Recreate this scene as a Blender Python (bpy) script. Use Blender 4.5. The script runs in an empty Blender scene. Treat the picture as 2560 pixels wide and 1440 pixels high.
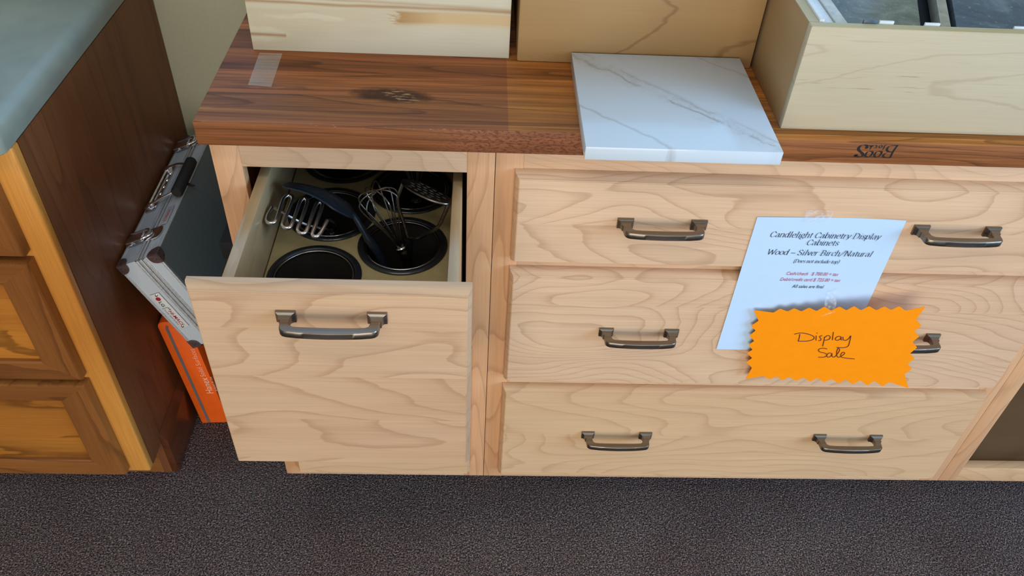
import bpy, bmesh, math, random
from mathutils import Vector, Matrix
random.seed(4)
SC = bpy.context.scene
COL = SC.collection
V3 = Vector

# ------------------------------------------------------------------ camera, world, lights, exposure
cam_d = bpy.data.cameras.new('camera'); cam = bpy.data.objects.new('camera', cam_d); COL.objects.link(cam)
R = V3((0.998764758, -0.018748895, 0.046015609)); U = V3((-0.021043028, 0.679332627, 0.733528713)); F = V3((0.045012757, 0.733590936, -0.678098953))
cam.matrix_world = Matrix(((R.x, U.x, -F.x, -0.02435), (R.y, U.y, -F.y, -0.93608), (R.z, U.z, -F.z, 1.48046), (0, 0, 0, 1)))
cam_d.sensor_width = 36.0; cam_d.sensor_fit = 'HORIZONTAL'; cam_d.lens = 36.0 * 2063.3 / 2560.0
cam_d.clip_start = 0.02
SC.camera = cam

SC.view_settings.view_transform = 'Standard'; SC.view_settings.look = 'None'
SC.view_settings.gamma = 1.0; SC.view_settings.use_curve_mapping = False
SC.view_settings.exposure = 0.15
SC.cycles.caustics_reflective = False

world = bpy.data.worlds.new('world'); SC.world = world; world.use_nodes = True
world.node_tree.nodes['Background'].inputs[0].default_value = (0.78, 0.89, 1.0, 1)
world.node_tree.nodes['Background'].inputs[1].default_value = 0.20

def area(name, loc, target, sx, sy, power, color):
    l = bpy.data.lights.new(name, 'AREA'); l.shape = 'RECTANGLE'; l.size = sx; l.size_y = sy
    l.energy = power; l.color = color
    o = bpy.data.objects.new(name, l); COL.objects.link(o); o.location = loc
    o.rotation_euler = (V3(target) - V3(loc)).to_track_quat('-Z', 'Y').to_euler()
    return o
area('right_window_light', (3.9, -2.1, 1.75), (0.1, 0.0, 0.8), 2.4, 1.7, 150, (0.40, 0.66, 1.0))
area('front_door_light', (-0.2, -3.6, 1.0), (0.1, 0, 0.7), 3.0, 1.9, 78, (1.0, 0.94, 0.84))
area('ceiling_lamp_light', (-0.25, -1.15, 2.62), (-0.25, -1.15, 0), 1.2, 0.35, 9, (1.0, 0.96, 0.90))

# ------------------------------------------------------------------ materials
def srgb(r, g, b):
    f = lambda c: (c / 255 / 12.92) if c / 255 <= 0.04045 else ((c / 255 + 0.055) / 1.055) ** 2.4
    return (f(r), f(g), f(b), 1)

class NT:
    def __init__(s, name):
        s.m = bpy.data.materials.new(name); s.m.use_nodes = True; s.t = s.m.node_tree
        s.b = s.t.nodes['Principled BSDF']
    def n(s, typ, **kw):
        nd = s.t.nodes.new(typ)
        for k, v in kw.items(): setattr(nd, k, v)
        return nd
    def l(s, a, b): s.t.links.new(a, b)
    def inp(s, nd, i, v):
        if hasattr(v, 'is_linked'): s.l(v, nd.inputs[i])
        else: nd.inputs[i].default_value = v
    def math(s, op, a, b=None, c=None, clamp=False):
        nd = s.n('ShaderNodeMath', operation=op, use_clamp=clamp)
        s.inp(nd, 0, a)
        if b is not None: s.inp(nd, 1, b)
        if c is not None: s.inp(nd, 2, c)
        return nd.outputs[0]
    def coord(s): return s.n('ShaderNodeTexCoord').outputs['Object']
    def mapping(s, v, loc=(0, 0, 0), scale=(1, 1, 1), rot=(0, 0, 0)):
        nd = s.n('ShaderNodeMapping'); s.l(v, nd.inputs[0])
        nd.inputs[1].default_value = loc; nd.inputs[2].default_value = rot; nd.inputs[3].default_value = scale
        return nd.outputs[0]
    def noise(s, v, scale=1, detail=2, rough=.5, dist=0, w=None):
        nd = s.n('ShaderNodeTexNoise'); nd.noise_dimensions = '4D' if w is not None else '3D'
        s.l(v, nd.inputs['Vector'])
        if w is not None: s.inp(nd, nd.inputs.find('W'), w)
        nd.inputs['Scale'].default_value = scale; nd.inputs['Detail'].default_value = detail
        nd.inputs['Roughness'].default_value = rough; nd.inputs['Distortion'].default_value = dist
        return nd.outputs[0]
    def ramp(s, fac, stops, interp='LINEAR'):
        nd = s.n('ShaderNodeValToRGB'); nd.color_ramp.interpolation = interp
        els = nd.color_ramp.elements
        while len(els) < len(stops): els.new(0.5)
        for e, (p, c) in zip(els, stops):
            e.position = p; e.color = c if not isinstance(c, (int, float)) else (c, c, c, 1)
        s.l(fac, nd.inputs[0]); return nd.outputs[0]
    def mix(s, fac, a, b, mode='MIX'):
        nd = s.n('ShaderNodeMix', data_type='RGBA', blend_type=mode)
        s.inp(nd, 0, fac); s.inp(nd, 6, a); s.inp(nd, 7, b)
        return nd.outputs[2]
    def sep(s, v):
        nd = s.n('ShaderNodeSeparateXYZ'); s.l(v, nd.inputs[0]); return nd.outputs
    def bump(s, h, strength=.3, dist=.002):
        nd = s.n('ShaderNodeBump'); nd.inputs['Strength'].default_value = strength; nd.inputs['Distance'].default_value = dist
        s.l(h, nd.inputs['Height']); s.l(nd.outputs[0], s.b.inputs['Normal'])
    def base(s, c): s.inp(s.b, 0, c)
    def set(s, **kw):
        for k, v in kw.items(): s.b.inputs[k.replace('_', ' ')].default_value = v

def plain(name, col, rough=.5, metal=0, coat=0, noise_amt=.06, nscale=60, spec=.5):
    m = NT(name); n = m.noise(m.coord(), nscale, 3)
    f = m.ramp(n, [(.3, 1 - noise_amt), (.7, 1 + noise_amt)])
    m.base(m.mix(1.0, col, f, 'MULTIPLY')); m.set(Roughness=rough, Metallic=metal, Coat_Weight=coat)
    m.b.inputs['Specular IOR Level'].default_value = spec
    return m.m

def wood(name, light, mid, dark, axis='X', rings=9, ring_amt=.6, across=5.0, along=.7, plank=0, pvar=.25, paxis=None,
         fiber=.18, off=(0, 0, 0), rough=.38, pores=0, pore_col=None, extra=None, straight=0, coat=0.0, poff=0, tint2=None, streak=0, spec=.4, thin=False):
    """procedural timber: growth rings are contour lines of a stretched noise, glued staves shift it"""
    m = NT(name); co = m.coord()
    ai = 'XYZ'.index(axis)
    def sc(a, c): return tuple(a if i == ai else c for i in range(3))
    p = m.mapping(co, loc=off, scale=sc(along, across))
    xyz = m.sep(co)
    w = None; tone = None
    if plank:
        pi = 'XYZ'.index(paxis or ('Z' if axis == 'X' else 'X'))
        q = m.math('FLOOR', m.math('DIVIDE', m.math('ADD', xyz[pi], 10 + poff), plank))
        wn = m.n('ShaderNodeTexWhiteNoise', noise_dimensions='1D'); m.l(q, wn.inputs[1])
        w = m.math('MULTIPLY', wn.outputs[0], 37.0); tone = wn.outputs[0]
        wn2 = m.n('ShaderNodeTexWhiteNoise', noise_dimensions='1D'); m.l(m.math('ADD', q, .37), wn2.inputs[1])
    n = m.noise(p, 1.0, 1.6, .45, .25, w)
    if straight:
        oi = 2 if ai != 2 else 0
        n = m.math('ADD', n, m.math('MULTIPLY', xyz[(ai + 1) % 3], straight))
        n = m.math('ADD', n, m.math('MULTIPLY', xyz[(ai + 2) % 3], straight))
    wob = m.noise(m.mapping(co, loc=off, scale=sc(14, 60)), 1, 2)
    r = m.math('FRACT', m.math('MULTIPLY_ADD', n, rings, m.math('MULTIPLY', wob, .3)))
    ring = m.ramp(r, [(0, 0.02), (.50, .06), (.80, .26), (.95, 1.0), (.975, .9), (1.0, 0.02)])
    if thin: ring = m.ramp(r, [(0, 0), (.90, 0), (.94, .9), (.96, .9), (.99, 0)])
    patch = m.noise(m.mapping(co, loc=(off[0] + 3, off[1], off[2]), scale=sc(2.2, 9)), 1, 2, .5, 0, w)
    c = m.mix(m.ramp(patch, [(.3, 0), (.7, 1)]), light, mid)
    c = m.mix(m.math('MULTIPLY', ring, ring_amt), c, dark)
    fb = m.noise(m.mapping(co, loc=off, scale=sc(9, 420)), 1, 3, .6)
    c = m.mix(1.0, c, m.ramp(fb, [(.25, 1 - fiber), (.75, 1 + fiber * .6)]), 'MULTIPLY')
    if streak:
        sk = m.noise(m.mapping(co, loc=(off[0] + 1, off[1], off[2]), scale=sc(3.5, 130)), 1, 3, .6, 0, w)
        c = m.mix(1.0, c, m.ramp(sk, [(.28, 1 - streak), (.5, 1.0), (.72, 1 + streak * .7)]), 'MULTIPLY')
    if pores:
        pn = m.noise(m.mapping(co, loc=(off[0], off[1] + 7, off[2]), scale=sc(16, 330)), 1, 2, .5)
        big = m.noise(m.mapping(co, loc=off, scale=sc(3, 18)), 1, 1)
        k = m.math('MULTIPLY', m.ramp(pn, [(.62, 0), (.70, 1)]), m.ramp(big, [(.45, 0), (.62, 1)]))
        c = m.mix(m.math('MULTIPLY', k, pores), c, pore_col or dark)
    if tone is not None:
        c = m.mix(1.0, c, m.ramp(tone, [(0, 1 - pvar), (1, 1 + pvar)]), 'MULTIPLY')
        if tint2: c = m.mix(m.math('MULTIPLY', wn2.outputs[0], .75), c, m.mix(1.0, c, tint2, 'MULTIPLY'))
    if extra: c = extra(m, c, co, xyz)
    m.base(c); m.set(Roughness=rough, Coat_Weight=coat, Coat_Roughness=.25)
    m.b.inputs['Specular IOR Level'].default_value = spec
    m.bump(fb, .06, .001)
    return m.m

BL_, BM_, BD_ = srgb(222, 187, 152), srgb(214, 175, 141), srgb(172, 130, 98)
def birch(name, axis, off, **kw):
    a = dict(rings=30, ring_amt=.46, across=5.0, along=1.7, fiber=.10, streak=.05, off=off, rough=.36); a.update(kw)
    return wood(name, BL_, BM_, BD_, axis, **a)
M = {}
M['birch_front'] = birch('birch_front', 'X', (1.3, 0, 2.2), plank=.093, pvar=.05, poff=.03)
M['birch_front_low'] = wood('birch_front_pale', srgb(214, 178, 138), srgb(208, 170, 130), srgb(172, 130, 92), 'X', rings=22, ring_amt=.38, across=5, along=1.8, fiber=.09, streak=.05, off=(4.1, 1, .7), plank=.12, pvar=.05, poff=.045, rough=.36)
M['birch_front_mid'] = birch('birch_front_mid', 'X', (7.7, 0, 5.2), rings=34, along=2.0, plank=.2, pvar=.03)
M['birch_shaded'] = wood('birch_shaded_front', srgb(206, 172, 138), srgb(196, 158, 124), srgb(162, 120, 88), 'X', ring_amt=.46, across=5.0, along=1.7, fiber=.10, streak=.05, rough=.36, off=(2.9, 3, 8.2), rings=22, plank=.085, pvar=.04, poff=.02)  # birch darkened for the open front: weaker light there put into the colour
M['birch_stile'] = wood('birch_stile', srgb(224, 174, 130), srgb(212, 160, 117), srgb(160, 110, 76), 'Z', rings=15, ring_amt=.4, across=7, along=1.4, fiber=.10, streak=.06, off=(.4, 2, 0))
M['birch_rail'] = birch('birch_rail', 'X', (5.5, 2, .4), ring_amt=.3)
M['birch_box'] = wood('birch_ply', srgb(190, 162, 122), srgb(178, 148, 108), srgb(140, 108, 74), 'Y', rings=6, ring_amt=.22, across=5, along=.8, fiber=.06, rough=.22, coat=.25)
M['insert'] = plain('insert_laminate', srgb(178, 158, 112), .5, noise_amt=.05, nscale=90)
M['cab_inside'] = wood('cabinet_inside', srgb(176, 140, 100), srgb(166, 128, 90), srgb(130, 96, 66), 'Z', rings=6, ring_amt=.3, across=4, along=.6, fiber=.06)

def walnut_extra(m, c, co, xyz):
    # sun-faded zone: everything right of a sheet that once lay here has turned yellower
    f = m.math('MULTIPLY', m.math('GREATER_THAN', xyz[0], .0145), m.math('GREATER_THAN', xyz[2], -.0012))
    c = m.mix(f, c, m.mix(1.0, c, (1.32, 1.42, 1.0, 1), 'MULTIPLY'))
    # pale sapwood line
    ln = m.math('ABSOLUTE', m.math('SUBTRACT', xyz[1], m.math('MULTIPLY_ADD', m.math('ADD', xyz[0], .38), -.03, .033)))
    fl = m.math('MULTIPLY', m.ramp(ln, [(.0, 1), (.0028, .7), (.0045, 0)]), m.ramp(m.math('ADD', xyz[0], .5), [(.12, 1), (.40, 0)]))
    c = m.mix(m.math('MULTIPLY', fl, .75), c, srgb(178, 122, 66))
    # knot with a torn pale streak
    kx = m.math('SUBTRACT', xyz[0], -.142); ky = m.math('SUBTRACT', xyz[1], .080)
    nz = m.noise(m.mapping(co, scale=(30, 60, 30), rot=(0, 0, .6)), 1, 4, .6)
    e = m.math('ADD', m.math('POWER', m.math('DIVIDE', m.math('ADD', kx, m.math('MULTIPLY', ky, 0.55)), .056), 2), m.math('POWER', m.math('DIVIDE', ky, .021), 2))
    e = m.math('MULTIPLY_ADD', m.math('SUBTRACT', nz, .5), 1.5, e)
    km = m.ramp(m.math('MULTIPLY', e, .5), [(.18, 1), (.55, 0)])
    top = m.math('GREATER_THAN', xyz[2], -.002)
    c = m.mix(m.math('MULTIPLY', m.math('MULTIPLY', km, .85), top), c, srgb(48, 26, 16))
    st = m.noise(m.mapping(co, scale=(60, 380, 30), rot=(0, 0, .62)), 1, 3, .6)
    kx2 = m.math('ADD', m.math('SUBTRACT', xyz[0], -.130), m.math('MULTIPLY', ky, .9))
    e2 = m.math('ADD', m.math('POWER', m.math('DIVIDE', kx2, .022), 2), m.math('POWER', m.math('DIVIDE', ky, .020), 2))
    ks = m.math('MULTIPLY', m.ramp(e2, [(.5, 1), (1, 0)]), m.ramp(st, [(.52, 0), (.6, 1)]))
    c = m.mix(m.math('MULTIPLY', m.math('MULTIPLY', ks, .8), top), c, srgb(176, 142, 102))
    # scuffs on the front arris
    sc_ = m.noise(m.mapping(co, scale=(90, 700, 500)), 1, 2)
    fr = m.math('MULTIPLY', m.math('LESS_THAN', xyz[1], .0022), m.math('GREATER_THAN', xyz[2], -.0035))
    fr = m.math('MULTIPLY', fr, m.math('LESS_THAN', xyz[0], -.02))
    c = m.mix(m.math('MULTIPLY', m.math('MULTIPLY', fr, m.ramp(sc_, [(.67, 0), (.72, 1)])), .7), c, srgb(205, 180, 160))
    # interlocked curl across the front edge
    cu = m.noise(m.mapping(co, scale=(150, 1, 420), rot=(0, .35, 0)), 1, 2, .6)
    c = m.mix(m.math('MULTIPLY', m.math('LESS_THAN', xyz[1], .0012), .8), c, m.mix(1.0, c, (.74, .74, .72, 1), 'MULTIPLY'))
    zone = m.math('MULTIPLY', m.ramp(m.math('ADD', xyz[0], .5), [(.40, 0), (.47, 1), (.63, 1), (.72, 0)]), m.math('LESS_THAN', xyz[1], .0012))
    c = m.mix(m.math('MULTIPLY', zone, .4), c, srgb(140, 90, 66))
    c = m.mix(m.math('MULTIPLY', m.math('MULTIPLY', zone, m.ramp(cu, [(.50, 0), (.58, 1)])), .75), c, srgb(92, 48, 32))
    return c
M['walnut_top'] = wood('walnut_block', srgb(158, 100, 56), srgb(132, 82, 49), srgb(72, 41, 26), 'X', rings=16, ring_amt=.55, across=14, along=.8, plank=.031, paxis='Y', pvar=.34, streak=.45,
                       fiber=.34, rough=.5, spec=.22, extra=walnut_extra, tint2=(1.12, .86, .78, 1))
M['walnut_side'] = wood('walnut_veneer', srgb(124, 74, 40), srgb(108, 62, 33), srgb(70, 38, 20), 'Z', rings=12, ring_amt=.4, across=6, along=.5, fiber=.3, rough=.48, off=(2, 5, 1))
M['walnut_frame'] = wood('walnut_frame', srgb(146, 92, 44), srgb(130, 78, 36), srgb(80, 44, 18), 'Z', rings=8, ring_amt=.5, across=8, along=.9, fiber=.2, rough=.32, off=(6, 1, 3))
M['walnut_rail'] = wood('walnut_rail', srgb(146, 92, 44), srgb(128, 76, 34), srgb(74, 40, 18), 'X', rings=10, ring_amt=.5, across=8, along=1.2, fiber=.2, rough=.32, off=(1, 4, 6))
M['walnut_panel'] = wood('walnut_panel', srgb(190, 122, 46), srgb(156, 94, 36), srgb(80, 42, 16), 'X', rings=11, ring_amt=.6, across=6, along=1.0, fiber=.2, rough=.3, off=(9, 2, 4), plank=.07, pvar=.15)
M['honey_post'] = wood('honey_post', srgb(214, 148, 68), srgb(198, 130, 56), srgb(146, 88, 36), 'Z', rings=5, ring_amt=.35, across=8, along=.6, fiber=.15, rough=.3, off=(3, 3, 3))
M['walnut_dark'] = wood('walnut_kick', srgb(92, 48, 24), srgb(80, 40, 20), srgb(50, 24, 12), 'Y', rings=6, ring_amt=.4, across=8, along=.6, fiber=.2, rough=.28, coat=.3)

def ash_extra(m, c, co, xyz):
    x, z = xyz[0], xyz[2]
    wn = m.noise(m.mapping(co, scale=(5, 1, 26)), 1, 3)
    zz = m.math('MULTIPLY_ADD', m.math('SUBTRACT', wn, .5), .012, z)
    # long thin brown streaks
    for (z0, sl, th, x0, x1, k) in ((.0735, -.012, .0011, 0, .40, .75), (.0845, -.035, .0006, 0, .40, .45), (.0245, .004, .0013, 0, .05, .8), (.1005, -.02, .0016, .12, .40, .5)):
        dz = m.math('ABSOLUTE', m.math('SUBTRACT', m.math('MULTIPLY_ADD', x, -sl, zz), z0))
        f = m.ramp(dz, [(0, 1), (th, .8), (th * 2.2, 0)])
        f = m.math('MULTIPLY', f, m.math('MULTIPLY', m.math('GREATER_THAN', x, x0), m.math('LESS_THAN', x, x1)))
        c = m.mix(m.math('MULTIPLY', f, k), c, srgb(150, 108, 62))
    # broad brown flash to the right
    edge = m.noise(m.mapping(co, scale=(60, 1, 260)), 1, 3)
    xl = m.math('MULTIPLY_ADD', m.math('SUBTRACT', edge, .5), .06, x)
    a = m.math('MULTIPLY', m.ramp(xl, [(.200, 0), (.212, 1)]), m.math('MULTIPLY', m.ramp(zz, [(.046, 0), (.049, 1)]), m.ramp(zz, [(.0635, 1), (.0665, 0)])))
    c = m.mix(m.math('MULTIPLY', a, .85), c, m.mix(m.ramp(x, [(.205, 0), (.27, 1)]), srgb(158, 112, 54), srgb(196, 164, 116)))
    return c
M['ash_box'] = wood('pale_ash', srgb(203, 193, 167), srgb(197, 185, 157), srgb(170, 148, 112), 'X', rings=5, ring_amt=.3, across=6, along=.7, fiber=.05, off=(2, 2, 9), rough=.45, extra=ash_extra)
M['maple_box'] = wood('honey_maple', srgb(166, 133, 90), srgb(158, 125, 82), srgb(112, 78, 46), 'X', rings=9, ring_amt=.55, across=3.4, along=1.5, thin=True, fiber=.05, off=(8.2, 1, 1.3), rough=.4)
M['drawer_birch'] = wood('pale_birch', srgb(194, 182, 154), srgb(188, 175, 147), srgb(154, 130, 100), 'X', rings=9, ring_amt=.3, across=5, along=1.0, thin=True, fiber=.06, pores=.7, pore_col=srgb(160, 136, 104), off=(3.3, 0, 6), rough=.45)
M['drawer_birch_shaded'] = wood('pale_birch_shaded', srgb(168, 140, 103), srgb(156, 127, 90), srgb(132, 104, 72), 'Y', rings=5, ring_amt=.3, across=5, along=.8, fiber=.06, off=(3, 6, 6), rough=.45)  # darker copy of the tray birch, side shade painted into its colour
M['box_edge'] = wood('birch_edge', srgb(196, 178, 134), srgb(188, 168, 122), srgb(166, 142, 96), 'X', rings=6, ring_amt=.2, across=9, along=.6, fiber=.05, rough=.5)

def marble():
    m = NT('white_marble'); co = m.coord(); x, y, z = m.sep(co)
    n1 = m.noise(m.mapping(co, scale=(1, 1, .2)), 14, 5, .62); n2 = m.noise(m.mapping(co, scale=(1, 1, .2), loc=(4, 1, 0)), 26, 5, .65)
    c = srgb(200, 211, 220)
    # main band from the far left corner to the near right corner
    a = (V3((.245, -.235))).normalized(); nrm = (-a.y, a.x)
    dd = m.math('ADD', m.math('MULTIPLY', m.math('SUBTRACT', x, .0), nrm[0]), m.math('MULTIPLY', m.math('SUBTRACT', y, .2435), nrm[1]))
    t = m.math('ADD', m.math('MULTIPLY', x, a.x), m.math('MULTIPLY', m.math('SUBTRACT', y, .2435), a.y))
    dw = m.math('MULTIPLY_ADD', m.math('SUBTRACT', n1, .5), .05, dd)
    band = m.ramp(m.math('ADD', dw, .03), [(.008, 0), (.022, .5), (.034, .5), (.046, 0)])
    ridge = m.ramp(m.math('ABSOLUTE', m.math('SUBTRACT', n2, .5)), [(0, 1), (.035, .25), (.08, 0)])
    lo = m.ramp(m.math('ABSOLUTE', m.math('ADD', dw, .004)), [(0, 1), (.0015, .5), (.004, 0)])
    hi = m.ramp(m.math('ABSOLUTE', m.math('SUBTRACT', dw, .012)), [(0, .8), (.002, .3), (.006, 0)])
    f = m.math('MULTIPLY', band, m.math('ADD', .18, m.math('MULTIPLY', ridge, .8)))
    c = m.mix(m.math('MULTIPLY', f, .5), c, srgb(150, 140, 128))
    c = m.mix(m.math('MULTIPLY', m.math('MULTIPLY', lo, m.ramp(n2, [(.4, .1), (.6, 1)])), .7), c, srgb(140, 132, 122))
    c = m.mix(m.math('MULTIPLY', m.math('MULTIPLY', hi, m.ramp(n1, [(.45, 0), (.6, 1)])), .6), c, srgb(140, 132, 122))
    # two hairline veins
    for (p0, p1, s) in (((.004, .097), (.108, .0037), .55), ((.178, .24), (.245, .19), .4)):
        q = V3((p1[0] - p0[0], p1[1] - p0[1])).normalized(); nn = (-q.y, q.x)
        e = m.math('ADD', m.math('MULTIPLY', m.math('SUBTRACT', x, p0[0]), nn[0]), m.math('MULTIPLY', m.math('SUBTRACT', y, p0[1]), nn[1]))
        e = m.math('MULTIPLY_ADD', m.math('SUBTRACT', n1, .5), .035, e)
        c = m.mix(m.math('MULTIPLY', m.ramp(m.math('ABSOLUTE', e), [(0, .8), (.0004, .5), (.0009, 0)]), s), c, srgb(150, 144, 138))
    m.base(c); m.set(Roughness=.16); m.b.inputs['Specular IOR Level'].default_value = .5
    return m.m
M['marble'] = marble()

def stone(name, a, b, c2, sc):
    m = NT(name); co = m.coord()
    n = m.noise(co, sc, 6, .65, .6); n2 = m.noise(m.mapping(co, loc=(3, 3, 3)), sc * 9, 4, .7)
    c = m.ramp(n, [(.3, a), (.52, b), (.7, c2)])
    c = m.mix(m.ramp(n2, [(.6, 0), (.72, .55)]), c, srgb(176, 178, 168))
    c = m.mix(m.ramp(n2, [(.26, .55), (.38, 0)]), c, srgb(48, 50, 50))
    m.base(c); m.set(Roughness=.3); return m.m
M['stone_grey'] = stone('grey_stone', srgb(72, 77, 68), srgb(100, 103, 90), srgb(128, 129, 114), 22)
M['stone_blue'] = stone('blue_grey_stone', srgb(52, 64, 76), srgb(76, 90, 102), srgb(108, 120, 128), 20)
M['stone_edge'] = stone('speckled_edge', srgb(130, 124, 108), srgb(156, 150, 130), srgb(168, 162, 142), 40)
M['stone_white'] = plain('white_tile', srgb(216, 220, 220), .35, noise_amt=.05, nscale=200)
M['granite'] = stone('pale_granite', srgb(168, 168, 158), srgb(190, 188, 176), srgb(206, 202, 190), 90)

def laminate():
    m = NT('grey_laminate'); co = m.coord()
    n = m.noise(co, 7, 4, .6); n2 = m.noise(co, 55, 4, .7)
    c = m.ramp(n, [(.3, srgb(112, 120, 112)), (.7, srgb(138, 142, 128))])
    c = m.mix(m.ramp(n2, [(.64, 0), (.8, .4)]), c, srgb(168, 172, 164))
    m.base(c); m.set(Roughness=.34); m.b.inputs['Specular IOR Level'].default_value = .6; return m.m
M['laminate'] = laminate()
def carpet():
    m = NT('carpet_loops'); co = m.coord()
    v = m.n('ShaderNodeTexVoronoi'); v.inputs['Scale'].default_value = 380; m.l(m.mapping(co, scale=(1, 1, .0)), v.inputs['Vector'])
    n = m.noise(co, 300, 3, .75); big = m.noise(co, 5, 3)
    c = m.ramp(n, [(.34, srgb(34, 22, 22)), (.46, srgb(104, 84, 82)), (.56, srgb(164, 140, 134)), (.68, srgb(244, 222, 208))])
    wn = m.n('ShaderNodeMix', data_type='RGBA', blend_type='MULTIPLY'); wn.inputs[0].default_value = .5
    m.l(c, wn.inputs[6]); m.l(v.outputs['Color'], wn.inputs[7])
    hs = m.n('ShaderNodeHueSaturation'); hs.inputs['Saturation'].default_value = .35; m.l(wn.outputs[2], hs.inputs['Color'])
    c2 = m.mix(1.0, hs.outputs[0], m.ramp(big, [(.3, srgb(232, 208, 204)), (.7, srgb(255, 238, 232))]), 'MULTIPLY')
    d = m.ramp(v.outputs['Distance'], [(.0, 1.0), (.6, .45), (.9, .2)])
    c2 = m.mix(1.0, c2, m.mix(.55, (1, 1, 1, 1), d), 'MULTIPLY')
    m.base(c2); m.set(Roughness=.95); m.b.inputs['Specular IOR Level'].default_value = .1
    m.bump(m.math('SUBTRACT', n, v.outputs['Distance']), .8, .004); return m.m
M['carpet'] = carpet()
M['wall'] = plain('olive_grey_paint', srgb(176, 174, 148), .8, noise_amt=.03, nscale=200)
M['ceiling'] = plain('white_ceiling', srgb(214, 214, 210), .9, noise_amt=.02)
def brushed(name, col, rough, axis=(8, 300, 300)):
    m = NT(name); n = m.noise(m.mapping(m.coord(), scale=axis), 1, 3, .6)
    m.base(m.mix(1.0, col, m.ramp(n, [(.3, .8), (.7, 1.15)]), 'MULTIPLY')); m.set(Metallic=1.0)
    m.l(m.ramp(n, [(.3, rough * .8), (.7, rough * 1.2)]), m.b.inputs['Roughness']); return m.m
M['pewter'] = brushed('dark_pewter', srgb(136, 127, 116), .36)
M['chrome'] = plain('satin_chrome', srgb(236, 238, 244), .24, metal=1.0, noise_amt=.01)
M['steel'] = brushed('steel_wire', srgb(176, 174, 168), .18)
M['steel_dark'] = brushed('dull_steel', srgb(124, 118, 110), .3)
M['case_alu'] = brushed('case_aluminium', srgb(186, 190, 194), .34, (200, 20, 200)); M['case_alu'].node_tree.nodes['Principled BSDF'].inputs['Metallic'].default_value = .25
def ribbed():
    m = NT('ribbed_aluminium'); co = m.coord(); x, y, z = m.sep(co)
    w = m.math('SINE', m.math('MULTIPLY', m.math('ADD', m.math('MULTIPLY', x, .55), z), 2600))
    w2 = m.math('SINE', m.math('MULTIPLY', y, 2200))
    h = m.math('ADD', w, w2)
    m.base(m.ramp(m.math('MULTIPLY_ADD', h, .25, .5), [(.2, srgb(150, 160, 170)), (.8, srgb(228, 238, 248))])); m.set(Metallic=.15, Roughness=.38)
    m.bump(h, .25, .0006); return m.m
M['ribbed'] = ribbed()
M['case_panel'] = plain('charcoal_vinyl', srgb(92, 104, 108), .55, noise_amt=.12, nscale=400)
M['bronze_corner'] = brushed('gunmetal_corner', srgb(118, 98, 96), .3); M['bronze_corner'].node_tree.nodes['Principled BSDF'].inputs['Metallic'].default_value = .6
M['black_plastic'] = plain('black_plastic', srgb(24, 24, 26), .4, noise_amt=.08, nscale=100)
M['black_foam'] = plain('black_foam_grip', srgb(16, 16, 17), .75, noise_amt=.15, nscale=300)
M['rim_enamel'] = plain('rim_enamel', srgb(34, 35, 38), .2, noise_amt=.1, nscale=50)
M['black_enamel'] = plain('black_enamel', srgb(50, 46, 42), .25, noise_amt=.1, nscale=50)
M['black_box'] = plain('black_board', srgb(14, 14, 15), .75, noise_amt=.1, nscale=200)
M['nylon'] = plain('blue_black_nylon', srgb(32, 40, 50), .30, noise_amt=.1, nscale=150)
M['orange_card'] = plain('orange_card', srgb(255, 148, 0), .7, noise_amt=.02, spec=.2)
M['orange_box'] = plain('orange_board', srgb(244, 100, 22), .5, noise_amt=.04)
M['grey_stripe'] = plain('grey_stripe', srgb(112, 104, 106), .4, noise_amt=.03)
M['paper'] = plain('white_paper', srgb(190, 214, 240), .7, noise_amt=.01, spec=.2)
M['ink'] = plain('dark_ink', srgb(58, 66, 80), .7)
M['ink_red'] = plain('red_ink', srgb(196, 92, 108), .7)
M['ink_brown'] = plain('brown_marker', srgb(92, 44, 10), .6)
M['brand_black'] = plain('branded_char', srgb(26, 20, 20), .5)
M['white_print'] = plain('white_print', srgb(240, 205, 185), .6)
M['logo_red'] = plain('logo_red', srgb(160, 24, 50), .5)
M['plate'] = plain('label_silver', srgb(206, 208, 208), .4, noise_amt=.02)
def tape():
    m = NT('clear_tape'); m.base(srgb(214, 196, 178)); m.set(Roughness=.35)
    n = m.noise(m.mapping(m.coord(), scale=(20, 200, 20)), 1, 3)
    m.l(m.ramp(n, [(.3, .16), (.7, .30)]), m.b.inputs['Alpha']); return m.m
M['tape'] = tape()
def tape2():
    m = NT('glossy_tape'); m.base(srgb(236, 240, 246)); m.set(Roughness=.12)
    n = m.noise(m.coord(), 160, 3)
    m.l(m.ramp(n, [(.45, .03), (.70, .26)]), m.b.inputs['Alpha']); return m.m
M['tape2'] = tape2()

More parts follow.
